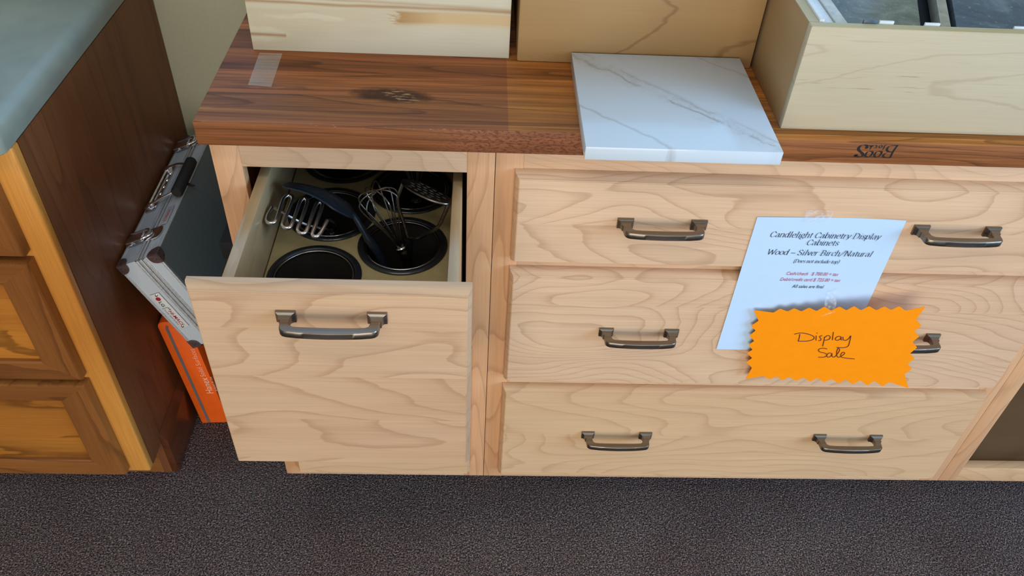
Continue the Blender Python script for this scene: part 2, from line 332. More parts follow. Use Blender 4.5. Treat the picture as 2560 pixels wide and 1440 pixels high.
# ------------------------------------------------------------------ mesh builder (world coordinates)
class MB:
    def __init__(s): s.bm = bmesh.new()
    def _join(s, b2, smooth=False):
        if smooth:
            for f in b2.faces: f.smooth = True
        me = bpy.data.meshes.new('tmp'); b2.to_mesh(me); b2.free(); s.bm.from_mesh(me); bpy.data.meshes.remove(me)
        return s
    def hexa(s, pts, bev=0, seg=2):
        b = bmesh.new(); v = [b.verts.new(p) for p in pts]
        for f in ((3, 2, 1, 0), (4, 5, 6, 7), (0, 1, 5, 4), (1, 2, 6, 5), (2, 3, 7, 6), (3, 0, 4, 7)): b.faces.new([v[i] for i in f])
        bmesh.ops.recalc_face_normals(b, faces=b.faces)
        if bev: bmesh.ops.bevel(b, geom=b.edges[:], offset=bev, segments=seg, affect='EDGES', profile=.5)
        return s._join(b)
    def box(s, x0, x1, y0, y1, z0, z1, bev=0, seg=2):
        return s.hexa([(x0, y0, z0), (x1, y0, z0), (x1, y1, z0), (x0, y1, z0), (x0, y0, z1), (x1, y0, z1), (x1, y1, z1), (x0, y1, z1)], bev, seg)
    def obox(s, o, a, b, c, bev=0, seg=2):
        o, a, b, c = map(V3, (o, a, b, c))
        return s.hexa([o, o + a, o + a + b, o + b, o + c, o + a + c, o + a + b + c, o + b + c], bev, seg)
    def poly(s, pts, ext, bev=0, seg=2, smooth=False):
        """polygon (3-D points) extruded by vector ext"""
        b = bmesh.new(); v = [b.verts.new(p) for p in pts]; f = b.faces.new(v)
        r = bmesh.ops.extrude_face_region(b, geom=[f])
        bmesh.ops.translate(b, vec=V3(ext), verts=[g for g in r['geom'] if isinstance(g, bmesh.types.BMVert)])
        bmesh.ops.recalc_face_normals(b, faces=b.faces)
        if bev: bmesh.ops.bevel(b, geom=b.edges[:], offset=bev, segments=seg, affect='EDGES', profile=.5)
        return s._join(b, smooth)
    def loft(s, rings, cap=True, smooth=False):
        b = bmesh.new(); vs = [[b.verts.new(p) for p in r] for r in rings]; n = len(rings[0])
        for a, c in zip(vs, vs[1:]):
            for i in range(n if n > 2 else 1): b.faces.new((a[i], a[(i + 1) % n], c[(i + 1) % n], c[i]))
        if cap: b.faces.new(vs[0][::-1]); b.faces.new(vs[-1])
        bmesh.ops.recalc_face_normals(b, faces=b.faces)
        return s._join(b, smooth)
    def tube(s, pts, r, seg=10, smooth_path=0, close=False, flat=1.0):
        pts = [V3(p) for p in pts]
        if smooth_path: pts = spline(pts, smooth_path, close)
        rings = []; n = len(pts); up = V3((0, 0, 1)); prev = None
        for i, p in enumerate(pts):
            a = pts[i - 1] if i > 0 else (pts[-1] if close else p); c = pts[(i + 1) % n] if (i < n - 1 or close) else p
            t = (c - a).normalized()
            if prev is None:
                x = t.cross(up)
                if x.length < 1e-3: x = t.cross(V3((1, 0, 0)))
                x.normalize()
            else: x = (prev - t * prev.dot(t)).normalized()
            prev = x; y = t.cross(x); rr = r(i / max(1, n - 1)) if callable(r) else r
            rings.append([p + x * math.cos(k * 2 * math.pi / seg) * rr + y * math.sin(k * 2 * math.pi / seg) * rr * flat for k in range(seg)])
        if close: rings.append(rings[0]); return s.loft(rings, False, True)
        return s.loft(rings, True, True)
    def lathe(s, prof, c, seg=48, axis=None):
        ax = V3(axis).normalized() if axis else V3((0, 0, 1)); c = V3(c)
        x = ax.cross(V3((0, 1, 0))); x = x.normalized() if x.length > .1 else ax.cross(V3((1, 0, 0))).normalized(); y = ax.cross(x)
        rings = [[c + ax * z + (x * math.cos(k * 2 * math.pi / seg) + y * math.sin(k * 2 * math.pi / seg)) * max(r, 1e-5) for k in range(seg)] for r, z in prof]
        return s.loft(rings, False, True)
    def mesh(s, me):
        s.bm.from_mesh(me); return s
    def build(s, name, mat, parent=None, origin=None):
        """link as ONE mesh object; vertices are given in world space, stored relative to the thing's origin"""
        if parent is not None:
            root = parent
            while root.parent: root = root.parent
            off = V3(root['_o'])
        else: off = V3(origin) if origin else V3((0, 0, 0))
        bmesh.ops.translate(s.bm, vec=-off, verts=s.bm.verts)
        me = bpy.data.meshes.new(name); s.bm.to_mesh(me); s.bm.free()
        me.materials.append(M[mat] if isinstance(mat, str) else mat)
        try: me.set_sharp_from_angle(angle=math.radians(40))
        except Exception: pass
        o = bpy.data.objects.new(name, me); COL.objects.link(o)
        if parent is not None: o.parent = parent
        else: o.location = off; o['_o'] = tuple(off)
        return o

def thicken(b, vec):
    r = bmesh.ops.extrude_face_region(b, geom=b.faces[:], use_keep_orig=True)
    bmesh.ops.translate(b, vec=V3(vec), verts=[g for g in r['geom'] if isinstance(g, bmesh.types.BMVert)])
    bmesh.ops.recalc_face_normals(b, faces=b.faces)
def spline(p, k, close=False):
    out = []; n = len(p)
    for i in range(n if close else n - 1):
        a = p[i - 1] if (i > 0 or close) else p[i]; b = p[i]; c = p[(i + 1) % n]
        d = p[(i + 2) % n] if (i + 2 < n or close) else c
        for j in range(k):
            t = j / k
            out.append(.5 * ((2 * b) + (c - a) * t + (2 * a - 5 * b + 4 * c - d) * t * t + (3 * b - a - 3 * c + d) * t ** 3))
    if not close: out.append(p[-1])
    return out

def thing(name, label, cat, loc, group=None):
    o = bpy.data.objects.new(name, None); COL.objects.link(o); o.location = loc; o['_o'] = tuple(loc)
    o.empty_display_size = .05
    return tag(o, label, cat, group)
def tag(o, label, cat, group=None):
    o['label'] = label; o['category'] = cat
    if group: o['group'] = group
    return o
def struct(o): o['kind'] = 'structure'; return o
def plabel(o, s): o['label'] = s; return o
def dup(o, parent, loc):
    c = o.copy(); COL.objects.link(c); c.parent = parent
    root = parent
    while root.parent: root = root.parent
    c.location = V3(loc) - V3(root['_o'])
    return c

def text_mesh(body, size, right, up, origin, shear=0, align='LEFT', weight=0.0, thick=.00008, width=None):
    """lettering as a thin raised mesh, standing at `origin` along `right`/`up`"""
    cu = bpy.data.curves.new('t', 'FONT'); cu.body = body; cu.size = size; cu.shear = shear; cu.align_x = align
    cu.offset = weight; cu.extrude = thick; cu.resolution_u = 3
    ob = bpy.data.objects.new('t', cu); COL.objects.link(ob)
    dg = bpy.context.evaluated_depsgraph_get(); me = bpy.data.meshes.new_from_object(ob.evaluated_get(dg))
    bpy.data.objects.remove(ob); bpy.data.curves.remove(cu)
    r = V3(right).normalized(); u = V3(up).normalized(); n = r.cross(u)
    if width:
        xs = [v.co.x for v in me.vertices]; w = max(xs) - min(xs); k = width / w
        for v in me.vertices: v.co.x *= k
    for v in me.vertices: v.co = V3(origin) + r * v.co.x + u * v.co.y + n * v.co.z
    return me

def _arc(cx, cy, rx, ry, n=14): return [(cx + rx * math.cos(.4 + k * 2 * math.pi / n), cy + ry * math.sin(.4 + k * 2 * math.pi / n)) for k in range(n + 1)]
def _sf(x, y, w=.075): return [(x - w, y), (x + w, y)]
_arch = [(.08, .34), (.19, .46), (.31, .46), (.38, .35), (.38, .2), (.38, 0)]
SERIF = {   # skeleton roman: advance, strokes (x-height .47, caps .68)
 ' ': (.24, []), 'a': (.46, [[(.08, .38), (.19, .47), (.32, .40), (.33, .2), (.34, .03), (.42, .01)], [(.33, .28), (.15, .26), (.06, .13), (.14, .0), (.33, .10)]]),
 'n': (.49, [[(.08, .46), (.08, 0)], _sf(.08, 0), [(.01, .45), (.08, .46)], _arch, _sf(.38, 0)]),
 'd': (.50, [_arc(.22, .235, .17, .235), [(.38, .72), (.38, 0)], [(.31, .71), (.38, .72)], _sf(.42, 0, .05)]),
 'l': (.25, [[(.12, .72), (.12, 0)], _sf(.12, 0), [(.05, .71), (.12, .72)]]),
 'e': (.43, [[(.07, .27), (.37, .27)], [(.37, .27), (.34, .42), (.22, .47), (.09, .38), (.06, .22), (.12, .05), (.25, -.01), (.37, .08)]]),
 'i': (.25, [[(.12, .46), (.12, 0)], _sf(.12, 0), [(.05, .45), (.12, .46)], [(.12, .63), (.12, .66)]]),
 'g': (.45, [_arc(.20, .31, .14, .16), [(.10, .18), (.08, .08), (.20, .04), (.36, .0), (.36, -.12), (.20, -.2), (.05, -.14), (.07, -.03), (.14, .05)], [(.32, .43), (.42, .46)]]),
 'h': (.49, [[(.08, .72), (.08, 0)], _sf(.08, 0), [(.01, .71), (.08, .72)], _arch, _sf(.38, 0)]),
 't': (.31, [[(.14, .6), (.14, .1), (.2, .0), (.3, .05)], [(.04, .46), (.28, .46)]]),
 'b': (.49, [[(.09, .72), (.09, 0)], [(.02, .71), (.09, .72)], _arc(.26, .235, .17, .235)]),
 'r': (.36, [[(.08, .46), (.08, 0)], _sf(.08, 0), [(.01, .45), (.08, .46)], [(.08, .32), (.18, .45), (.32, .45)]]),
 'y': (.44, [[(.05, .46), (.21, .02)], [(.39, .46), (.21, .02), (.12, -.16), (.02, -.19)], _sf(.05, .46, .06), _sf(.38, .46, .06)]),
 'D': (.65, [[(.1, .68), (.1, 0)], [(.03, .68), (.30, .68), (.52, .54), (.57, .34), (.50, .12), (.30, 0), (.03, 0)]]),
 's': (.38, [[(.31, .39), (.2, .47), (.07, .38), (.15, .27), (.28, .2), (.31, .09), (.2, 0), (.06, .08)]]),
 'p': (.49, [[(.09, .46), (.09, -.2)], [(.02, .45), (.09, .46)], _sf(.09, -.2), _arc(.26, .235, .17, .235)]),
 'W': (.88, [[(.06, .68), (.25, 0)], [(.25, 0), (.44, .62)], [(.44, .62), (.63, 0)], [(.63, 0), (.82, .68)], _sf(.06, .68), _sf(.82, .68)]),
 'o': (.46, [_arc(.23, .235, .18, .24)]), '\u2013': (.5, [[(.02, .24), (.48, .24)], [(.02, .26), (.48, .26)]]),
 'S': (.50, [[(.42, .55), (.3, .68), (.13, .65), (.07, .5), (.2, .37), (.38, .28), (.43, .14), (.32, 0), (.14, .01), (.05, .14)]]),
 'v': (.43, [[(.05, .46), (.22, 0)], [(.22, 0), (.39, .46)], _sf(.05, .46, .06), _sf(.38, .46, .06)]),
 'B': (.56, [[(.1, .68), (.1, 0)], [(.03, .68), (.28, .68), (.42, .58), (.39, .42), (.25, .36), (.1, .36)], [(.25, .36), (.43, .30), (.48, .16), (.36, .01), (.03, 0)]]),
 'c': (.42, [[(.36, .38), (.24, .47), (.10, .38), (.06, .22), (.13, .04), (.25, 0), (.37, .08)]]), '/': (.45, [[(.02, -.1), (.42, .72)]]),
 'N': (.68, [[(.12, 0), (.12, .68)], [(.12, .68), (.55, 0)], [(.55, 0), (.55, .68)], _sf(.12, 0), _sf(.55, .68), _sf(.10, .68, .05)]),
 'u': (.49, [[(.09, .46), (.09, .14), (.16, .01), (.28, .01), (.38, .13)], [(.38, .46), (.38, 0)], [(.02, .45), (.09, .46)], [(.38, .0), (.45, .0)]]),
 '(': (.28, [[(.24, .76), (.11, .52), (.09, .2), (.22, -.16)]]), ')': (.28, [[(.04, .76), (.17, .52), (.19, .2), (.06, -.16)]]),
 'C': (.58, [[(.52, .5), (.42, .65), (.26, .68), (.10, .52), (.07, .24), (.19, .03), (.37, 0), (.53, .14)]])}
def serif_line(mb, body, x0, y, z0, width, size, shear=.2, bold=.040):
    adv = sum(SERIF[c][0] for c in body); kx = width / adv; x = 0
    for c in body:
        a, strokes = SERIF[c]
        for st in strokes: pen(mb, [(x0 + (x + px) * kx + shear * pz * size, y, z0 + pz * size) for px, pz in st], (bold * size, 0, bold * .38 * size), (0, -.00005, 0), 1 if len(st) == 2 else 3)
        x += a
def pen(mb, pts, nib, ext, k=5):
    """broad-nib pen stroke: quads between points, offset by the nib vector"""
    P = spline([V3(p) for p in pts], k); nb = V3(nib)
    for a, b in zip(P, P[1:]):
        q = [a - nb, b - nb, b + nb, a + nb]
        if ((q[1] - q[0]).cross(q[2] - q[0])).length < 1e-9: continue
        mb.poly(q, ext)

# ------------------------------------------------------------------ setting
WALL_Y = .598
struct(MB().box(-3.2, 4.4, -4.6, WALL_Y + .1, -.05, 0).build('floor', 'carpet'))
struct(MB().box(-3.2, 4.4, WALL_Y, WALL_Y + .1, 0, 2.7).build('wall_back', 'wall'))
struct(MB().box(-3.2, 4.4, -4.6, WALL_Y + .1, 2.7, 2.8).build('ceiling', 'ceiling'))
struct(MB().box(-3.3, -3.2, -4.6, WALL_Y + .1, 0, 2.7).build('wall_left', 'wall'))

# window in the back wall above the worktops: its bluish daylight shows in every glossy edge
wx0, wx1, wz0, wz1 = -1.0, .75, 1.20, 2.25
w = MB()
for b in ((wx0 - .06, wx0, wz0 - .06, wz1 + .06), (wx1, wx1 + .06, wz0 - .06, wz1 + .06), (wx0, wx1, wz0 - .06, wz0), (wx0, wx1, wz1, wz1 + .06), (-.15, -.11, wz0, wz1)): w.box(b[0], b[1], WALL_Y - .025, WALL_Y - .0005, b[2], b[3], .002)
win = struct(w.build('window_1', 'ceiling'))
sky = NT('daylight_pane'); sky.base((.02, .02, .02, 1)); sky.b.inputs['Emission Color'].default_value = (.36, .64, 1.0, 1); sky.b.inputs['Emission Strength'].default_value = 1.9
MB().box(wx0, wx1, WALL_Y - .008, WALL_Y - .003, wz0, wz1).build('pane', sky.m, win)

# ------------------------------------------------------------------ drawer pull
def pull_mesh():
    mb = MB()
    outer = [(-.0585, -.009), (-.0565, -.018), (-.0562, -.0255), (-.0545, -.0292), (-.050, -.0312), (-.036, -.0330), (-.018, -.0342), (0, -.0346)]
    inner = [(-.0465, -.009), (-.0458, -.0165), (-.0445, -.0205), (-.041, -.0228), (-.030, -.0234), (0, -.0236)]
    out = outer + [(-x, y) for x, y in outer[-2::-1]]
    inn = inner + [(-x, y) for x, y in inner[-2::-1]]
    # strip the staple into quads from a common parameter so bends stay clean
    def res(P, n):
        L = [0]
        for a, b in zip(P, P[1:]): L.append(L[-1] + math.dist(a, b))
        o = []
        for i in range(n):
            t = L[-1] * i / (n - 1)
            for j in range(len(P) - 1):
                if t <= L[j + 1] + 1e-9: break
            u = (t - L[j]) / (L[j + 1] - L[j]); o.append((P[j][0] + (P[j + 1][0] - P[j][0]) * u, P[j][1] + (P[j + 1][1] - P[j][1]) * u))
        return o
    A, B = res(out, 41), res(inn, 41)
    rings = []
    for (ax, ay), (bx, by) in zip(A, B):
        h = .0050; c = .0011; dx, dy = bx - ax, by - ay; l = math.hypot(dx, dy); ex, ey = dx / l * c, dy / l * c
        rings.append([(ax, ay, -h + c), (ax, ay, h - c), (ax + ex, ay + ey, h), (bx - ex, by - ey, h), (bx, by, h - c), (bx, by, -h + c), (bx - ex, by - ey, -h), (ax + ex, ay + ey, -h)])
    mb.loft(rings)
    for sx in (-1, 1):
        cx = .0525 * sx; rr = []
        for y, w, h in ((0, .0115, .0082), (-.0034, .0115, .0082), (-.0042, .0108, .0076), (-.0056, .0086, .0064), (-.0078, .0070, .0056), (-.0105, .0061, .0051), (-.0135, .0058, .0049)):
            rr.append([(cx - w, y, -h), (cx + w, y, -h), (cx + w, y, h), (cx - w, y, h)])
        mb.loft(rr)
    return mb
_pull = pull_mesh().build('handle', 'pewter'); PULL = _pull.data; bpy.data.objects.remove(_pull)
def pull(parent, x, y, z):
    o = bpy.data.objects.new('handle', PULL); COL.objects.link(o); o.parent = parent
    root = parent
    while root.parent: root = root.parent
    o.location = V3((x, y, z)) - V3(root['_o'])
    return plabel(o, 'dark pewter bow handle on square feet')

# ------------------------------------------------------------------ drawer front with a moulded edge
PROFILE = ((0, 0), (0, -.0068), (.0008, -.0098), (.0022, -.0128), (.0038, -.0156), (.0048, -.0178), (.0050, -.0186), (.0060, -.0187), (.0062, -.0195))
def front_mb(x0, x1, z0, z1, y):
    """y = back plane of the front"""
    rings = []
    for i, dy in PROFILE: rings.append([(x0 + i, y + dy, z0 + i), (x1 - i, y + dy, z0 + i), (x1 - i, y + dy, z1 - i), (x0 + i, y + dy, z1 - i)])
    return MB().loft(rings)

ZB, ZT, DT = .114, .876, .0195
def frame(root, x0, x1, rails, mat_s='birch_stile', wl=.038, wr=.038):
    MB().box(x0, x0 + wl, 0, .019, ZB, ZT, .0006).build('stile', mat_s, root)
    MB().box(x1 - wr, x1, 0, .019, ZB, ZT, .0006).build('stile', mat_s, root)
    for z0, z1 in rails: MB().box(x0 + wl, x1 - wr, .0002, .019, z0, z1, .0005).build('rail', 'birch_rail', root)
def notched(xa, xb, y0, y1, zt, ky=.0795, kz=ZB):
    """cabinet side with the toe-kick notch cut out of its lower front corner"""
    return MB().poly([(xa, y0, kz), (xa, ky, kz), (xa, ky, 0), (xa, y1, 0), (xa, y1, zt), (xa, y0, zt)], (xb - xa, 0, 0))
def carcass(root, x0, x1, inside='cab_inside'):
    D = WALL_Y - .006
    for xa, xb in ((x0 + .002, x0 + .017), (x1 - .017, x1 - .002)): notched(xa, xb, .0195, D, ZT).build('side_panel', 'birch_stile', root)
    MB().box(x0 + .017, x1 - .017, .0195, D, ZB + .012, ZB + .026).build('bottom_panel', inside, root)
    MB().box(x0 + .017, x1 - .017, D - .008, D, ZB + .026, ZT).build('back_panel', inside, root)
    MB().box(x0 + .017, x1 - .017, .080, .095, 0, ZB + .0119).build('toe_kick', 'walnut_dark', root)

# --- single-drawer cabinet, drawer pulled out
cab = thing('base_cabinet', 'narrow light birch cabinet with its top utensil drawer pulled open', 'cabinet', (-.19, .3, 0))
X0 = -.3794
frame(cab, X0, -.0004, [(.828, ZT), (.486, .505), (ZB, .140)])
carcass(cab, X0, -.0004)
OY = -.2514                      # face of the open front
dr = front_mb(-.352, -.027, .5038, .8375, OY + DT).build('drawer', 'birch_shaded', cab); plabel(dr, 'pulled-out deep birch drawer')
by0, by1 = OY + DT + .0002, .300
MB().box(-.330, -.3145, by0, by1, .560, .800, .002).build('drawer_side', 'birch_box', dr)
MB().box(-.0585, -.0446, by0, by1, .560, .800, .002).build('drawer_side', 'birch_box', dr)
MB().box(-.3145, -.0585, by1 - .013, by1, .560, .790, .0015).build('drawer_back', 'birch_box', dr)
MB().box(-.3145, -.0585, by0, by1 - .013, .548, .556).build('drawer_bottom', 'birch_box', dr)
CAN = [(-.2450, -.088), (-.1295, -.0175), (-.2405, .052), (-.1258, .121), (-.2395, .194)]
def insert_mb():
    b = bmesh.new(); es = []
    def loop(pts):
        v = [b.verts.new((x, y, .7095)) for x, y in pts]
        for i in range(len(v)): es.append(b.edges.new((v[i], v[(i + 1) % len(v)])))
    loop([(-.3128, by0 + .0005), (-.0592, by0 + .0005), (-.0592, by1 - .0135), (-.3128, by1 - .0135)])
    for cx, cy in CAN: loop([(cx + .0566 * math.cos(a * math.pi / 24), cy + .0566 * math.sin(a * math.pi / 24)) for a in range(48)])
    bmesh.ops.triangle_fill(b, edges=es, use_beauty=True)
    for f in list(b.faces):
        c = f.calc_center_median()
        if any(math.hypot(c.x - cx, c.y - cy) < .054 for cx, cy in CAN): b.faces.remove(f)
    for f in b.faces:
        if f.normal.z < 0: f.normal_flip()
    r = bmesh.ops.extrude_face_region(b, geom=b.faces[:])
    bmesh.ops.translate(b, vec=(0, 0, -.009), verts=[g for g in r['geom'] if isinstance(g, bmesh.types.BMVert)])
    bmesh.ops.recalc_face_normals(b, faces=b.faces)
    m = MB(); m._join(b); return m
plabel(insert_mb().build('insert_panel', 'insert', dr), 'tan insert panel with round holes')
pull(dr, -.1892, OY, .7975)
dr2 = front_mb(-.352, -.027, .1425, .484, -.0002).build('drawer', 'birch_front_low', cab); plabel(dr2, 'closed lower drawer')
pull(dr2, -.1892, -DT - .0002, .42)

# --- three-drawer cabinet
cab3 = thing('drawer_cabinet', 'wide light birch cabinet with three closed drawers carrying the price sheet', 'cabinet', (.455, .3, 0))
frame(cab3, .0004, .9106, [(.828, ZT), (.655, .690), (.386, .424), (ZB, .150)])
carcass(cab3, .0004, .9106)
for (z0, z1, mat, hz) in ((.6810, .8375, 'birch_front', .7645), (.4155, .6627, 'birch_front_mid', .5440), (.1425, .3939, 'birch_front_low', .2768)):
    f = front_mb(.0273, .8836, z0, z1, -.0002).build('drawer', mat, cab3)
    pull(f, .2385, -DT - .0002, hz); pull(f, .6655, -DT - .0002, hz + .001)

# --- open cabinet at the right edge
cabo = thing('open_cabinet', 'light wood cabinet with an empty open front, right of the three drawers', 'cabinet', (1.25, .3, 0))
MB().box(.9112, .9450, 0, .019, ZB, ZT, .0006).build('stile', 'birch_stile', cabo)
MB().box(1.56, 1.60, 0, .019, ZB, ZT, .0006).build('stile', 'birch_stile', cabo)
MB().box(.9450, 1.56, .0002, .019, ZB, .157, .0005).build('rail', 'birch_front_low', cabo)
MB().box(.9450, 1.56, .0002, .019, .828, ZT, .0005).build('rail', 'birch_rail', cabo)
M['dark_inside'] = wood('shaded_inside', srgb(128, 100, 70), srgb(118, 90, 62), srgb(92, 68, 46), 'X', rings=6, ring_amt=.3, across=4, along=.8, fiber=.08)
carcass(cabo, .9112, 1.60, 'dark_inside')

# ------------------------------------------------------------------ walnut worktop
TZ = .9111; TF = -.024
top = thing('walnut_worktop', 'thick walnut butcher block worktop over the birch cabinets', 'worktop', (-.3848, TF, TZ))
# object space: x from the left end, y from the front edge; shift so wood coordinates keep world x, y
slab = MB().box(-.3848, 1.75, TF, WALL_Y - .004, ZT + .0002, TZ, .0022)
M_w = M['walnut_top']
top['_o'] = (0.0, TF, TZ); top.location = (0, TF, TZ)
slab.build('slab', M_w, top)
BOOS = [[(0.4862,0.9002),(0.4856,0.9047),(0.4836,0.9058),(0.4796,0.9059),(0.4766,0.9041),(0.4755,0.9003),(0.4777,0.8967),(0.4824,0.8936),(0.4848,0.8907),(0.4843,0.8880),(0.4809,0.8871),(0.4773,0.8883),(0.4751,0.8907),(0.4751,0.8872)],
[(0.4926,0.8964),(0.4961,0.8957),(0.4965,0.8919),(0.4945,0.8881),(0.4911,0.8873),(0.4887,0.8890),(0.4883,0.8927),(0.4900,0.8958),(0.4926,0.8964)],
[(0.5045,0.8968),(0.5080,0.8961),(0.5084,0.8923),(0.5065,0.8885),(0.5031,0.8876),(0.5006,0.8894),(0.5002,0.8931),(0.5019,0.8962),(0.5045,0.8968)],
[(0.5256,0.9063),(0.5244,0.9020),(0.5230,0.8955),(0.5227,0.8877)],
[(0.5269,0.9064),(0.5209,0.9064),(0.5162,0.9054),(0.5137,0.9022),(0.5146,0.8985),(0.5176,0.8964),(0.5219,0.8960)],
[(0.5177,0.8961),(0.5138,0.8941),(0.5122,0.8908),(0.5137,0.8879),(0.5177,0.8872),(0.5232,0.8873)],
[(0.5112,0.9063),(0.5089,0.9064),(0.5089,0.9025),(0.5082,0.8993)],
[(0.5027,0.9058),(0.5022,0.9034),(0.5035,0.9021),(0.5056,0.9027),(0.5057,0.9051),(0.5040,0.9061),(0.5027,0.9058)],
[(0.4963,0.9016),(0.4982,0.9016),(0.4988,0.9038),(0.4976,0.9059),(0.4953,0.9058)],
[(0.4919,0.9062),(0.4917,0.9030),(0.4912,0.8990)],
[(0.4941,0.9060),(0.4921,0.9030),(0.4895,0.9019)],
[(0.4886,0.9060),(0.4912,0.9030)]]
lg = MB()
for i, s in enumerate(BOOS):
    w = .0013 if i in (0, 1, 2, 3, 4, 5) else .00065
    pen(lg, [(x, TF - .00002, z) for x, z in s], (w * (1.5 if i == 0 else 1.1), 0, w * .45), (0, -.00012, 0), 6)
plabel(lg.build('lettering', 'brand_black', top), 'black brand mark burnt upside down into the edge')

# --- strip of clear tape on the worktop
tp = MB().poly([(-.3384, .1634, TZ + .0001), (-.3061, .1633, TZ + .0001), (-.3035, .0680, TZ + .0001), (-.3352, .0715, TZ + .0001)], (0, 0, .00012)).build('tape_strip', 'tape', origin=(-.32, .115, TZ + .0001))
tag(tp, 'strip of clear tape stuck on the walnut worktop before the pale box', 'tape')

# --- boxes on the worktop
def open_box(name, label, x0, x1, y0, y1, h, t, mats, bev=.001):
    r = thing(name, label, 'box', (x0, y0, TZ))
    MB().box(x0, x1, y0, y0 + t, TZ + .0002, TZ + h, bev).build('front_panel', mats[0], r)
    MB().box(x0, x0 + t, y0 + t, y1 - t, TZ + .0002, TZ + h, bev).build('side_panel', mats[1], r)
    MB().box(x1 - t, x1, y0 + t, y1 - t, TZ + .0002, TZ + h, bev).build('side_panel', mats[1], r)
    MB().box(x0, x1, y1 - t, y1, TZ + .0002, TZ + h, bev).build('back_panel', mats[0], r)
    MB().box(x0 + t, x1 - t, y0 + t, y1 - t, TZ + .004, TZ + .012).build('bottom_panel', mats[1], r)
    return r
open_box('wooden_box', 'pale ash box with brown streaks, leftmost on the walnut worktop', -.3488, .0182, .171, .50, .19, .014, ('ash_box', 'ash_box'))
open_box('wooden_box', 'honey maple box behind the white marble slab', .0290, .3716, .1627, .50, .20, .014, ('maple_box', 'maple_box'), .003)
CX = .3748; CH = .1424
bc = open_box('wooden_box', 'pale birch tray box full of stone samples at the right', CX, 1.02, .0009, .42, CH, .0135, ('drawer_birch', 'drawer_birch_shaded'))
for nm, a in (('top_edge', (CX, 1.02, .0009, .0144)),):
    MB().box(a[0] + .0006, a[1] - .0006, a[2] + .0006, a[3] - .0006, TZ + CH - .0004, TZ + CH + .0004).build(nm, 'box_edge', bc)
MB().box(CX + .0006, CX + .0129, .0150, .406, TZ + CH - .0004, TZ + CH + .0004).build('top_edge', 'box_edge', bc)

# --- stone samples in the tray
zb = TZ + .0125; xi = CX + .0138; yi = .0150
def sample(name, mb, mat, o, label, cat='sample', group=None):
    return tag(mb.build(name, mat, origin=o), label, cat, group)
zt = TZ + CH
sample('tile_sample', MB().box(xi, xi + .0060, yi + .001, .38, zb, zt + .0030, .0006), 'stone_white', (xi, .2, zb), 'thin white tile standing against the left wall of the tray box')
sample('tile_sample', MB().box(xi + .0068, xi + .0215, yi + .001, .115, zb, zt - .004, .0006), 'stone_white', (xi + .01, .06, zb), 'thick white tile second from the tray wall')
sample('tile_sample', MB().box(xi + .0225, xi + .0370, yi + .001, .120, zb, zt - .002, .0006), 'granite', (xi + .03, .06, zb), 'pale speckled tile third from the tray wall')
def sheet(x0, x1, y0, y1, z0, z1, t):
    return MB().hexa([(x0, y0, z0), (x1, y0, z0), (x1, y1, z1), (x0, y1, z1), (x0, y0, z0 + t), (x1, y0, z0 + t), (x1, y1, z1 + t), (x0, y1, z1 + t)], .0008)
# big slabs lying on a stack, slightly slanting
sample('stone_sample', MB().hexa([(xi + .039, .030, zt - .026), (.527, .030, zt - .026), (.640, .39, zt - .012), (xi + .039, .39, zt - .012), (xi + .039, .030, zt - .014), (.527, .030, zt - .014), (.640, .39, zt), (xi + .039, .39, zt)], .0008), 'stone_grey', (.47, .2, zt - .03), 'mottled grey green stone slab in the left half of the tray')
sample('stone_sample', MB().hexa([(.576, .030, zt - .040), (1.004, .030, zt - .040), (1.004, .39, zt - .026), (.692, .39, zt - .026), (.576, .030, zt - .018), (1.004, .030, zt - .018), (1.004, .39, zt - .004), (.692, .39, zt - .004)], .0008), 'stone_blue', (.75, .2, zt - .05), 'mottled blue grey stone slab in the right half of the tray')
sample('edge_strip', MB().hexa([(.548, .018, zt - .034), (.5725, .018, zt - .034), (.6885, .39, zt - .022), (.664, .39, zt - .022), (.548, .018, zt - .012), (.561, .018, zt - .012), (.677, .39, zt + .002), (.664, .39, zt + .002)], .0008), 'stone_edge', (.6, .2, zt - .03), 'speckled stone edge strip beside the blue grey slab')
sample('sample_block', MB().box(xi + .039, 1.0, .046, .39, zb, zt - .046, .001), 'black_box', (.7, .2, zb), 'black board block underneath the slabs in the tray')
for i, (x, w, c, lab) in enumerate(((.443, .017, 'stone_blue', 'blue tab peeking over the tray front, leftmost'), (.463, .018, 'stone_white', 'white tab over the tray front, just right of the blue tab'), (.520, .019, 'stone_white', 'white tab over the tray front, below the black gap'),
                          (.633, .016, 'stone_white', 'white tab over the tray front, left one below the blue grey slab'), (.694, .017, 'stone_white', 'white tab over the tray front, right one below the blue grey slab'))):
    sample('sample_chip', MB().box(x, x + w, yi + .0005, yi + .0035, zb, zt + .0042 - .0006 * i, .0004), c, (x, yi, zb), lab, 'sample', 'sample tabs along the tray front')

# --- marble slab, overhanging the front edge
ms = MB().box(.1067, .3518, -.0850, .1595, TZ + .0002, TZ + .0189, .0011).build('marble_slab', 'marble', origin=(.1067, -.0850, TZ))
tag(ms, 'white marble slab with grey veins, overhanging the walnut worktop edge', 'slab')

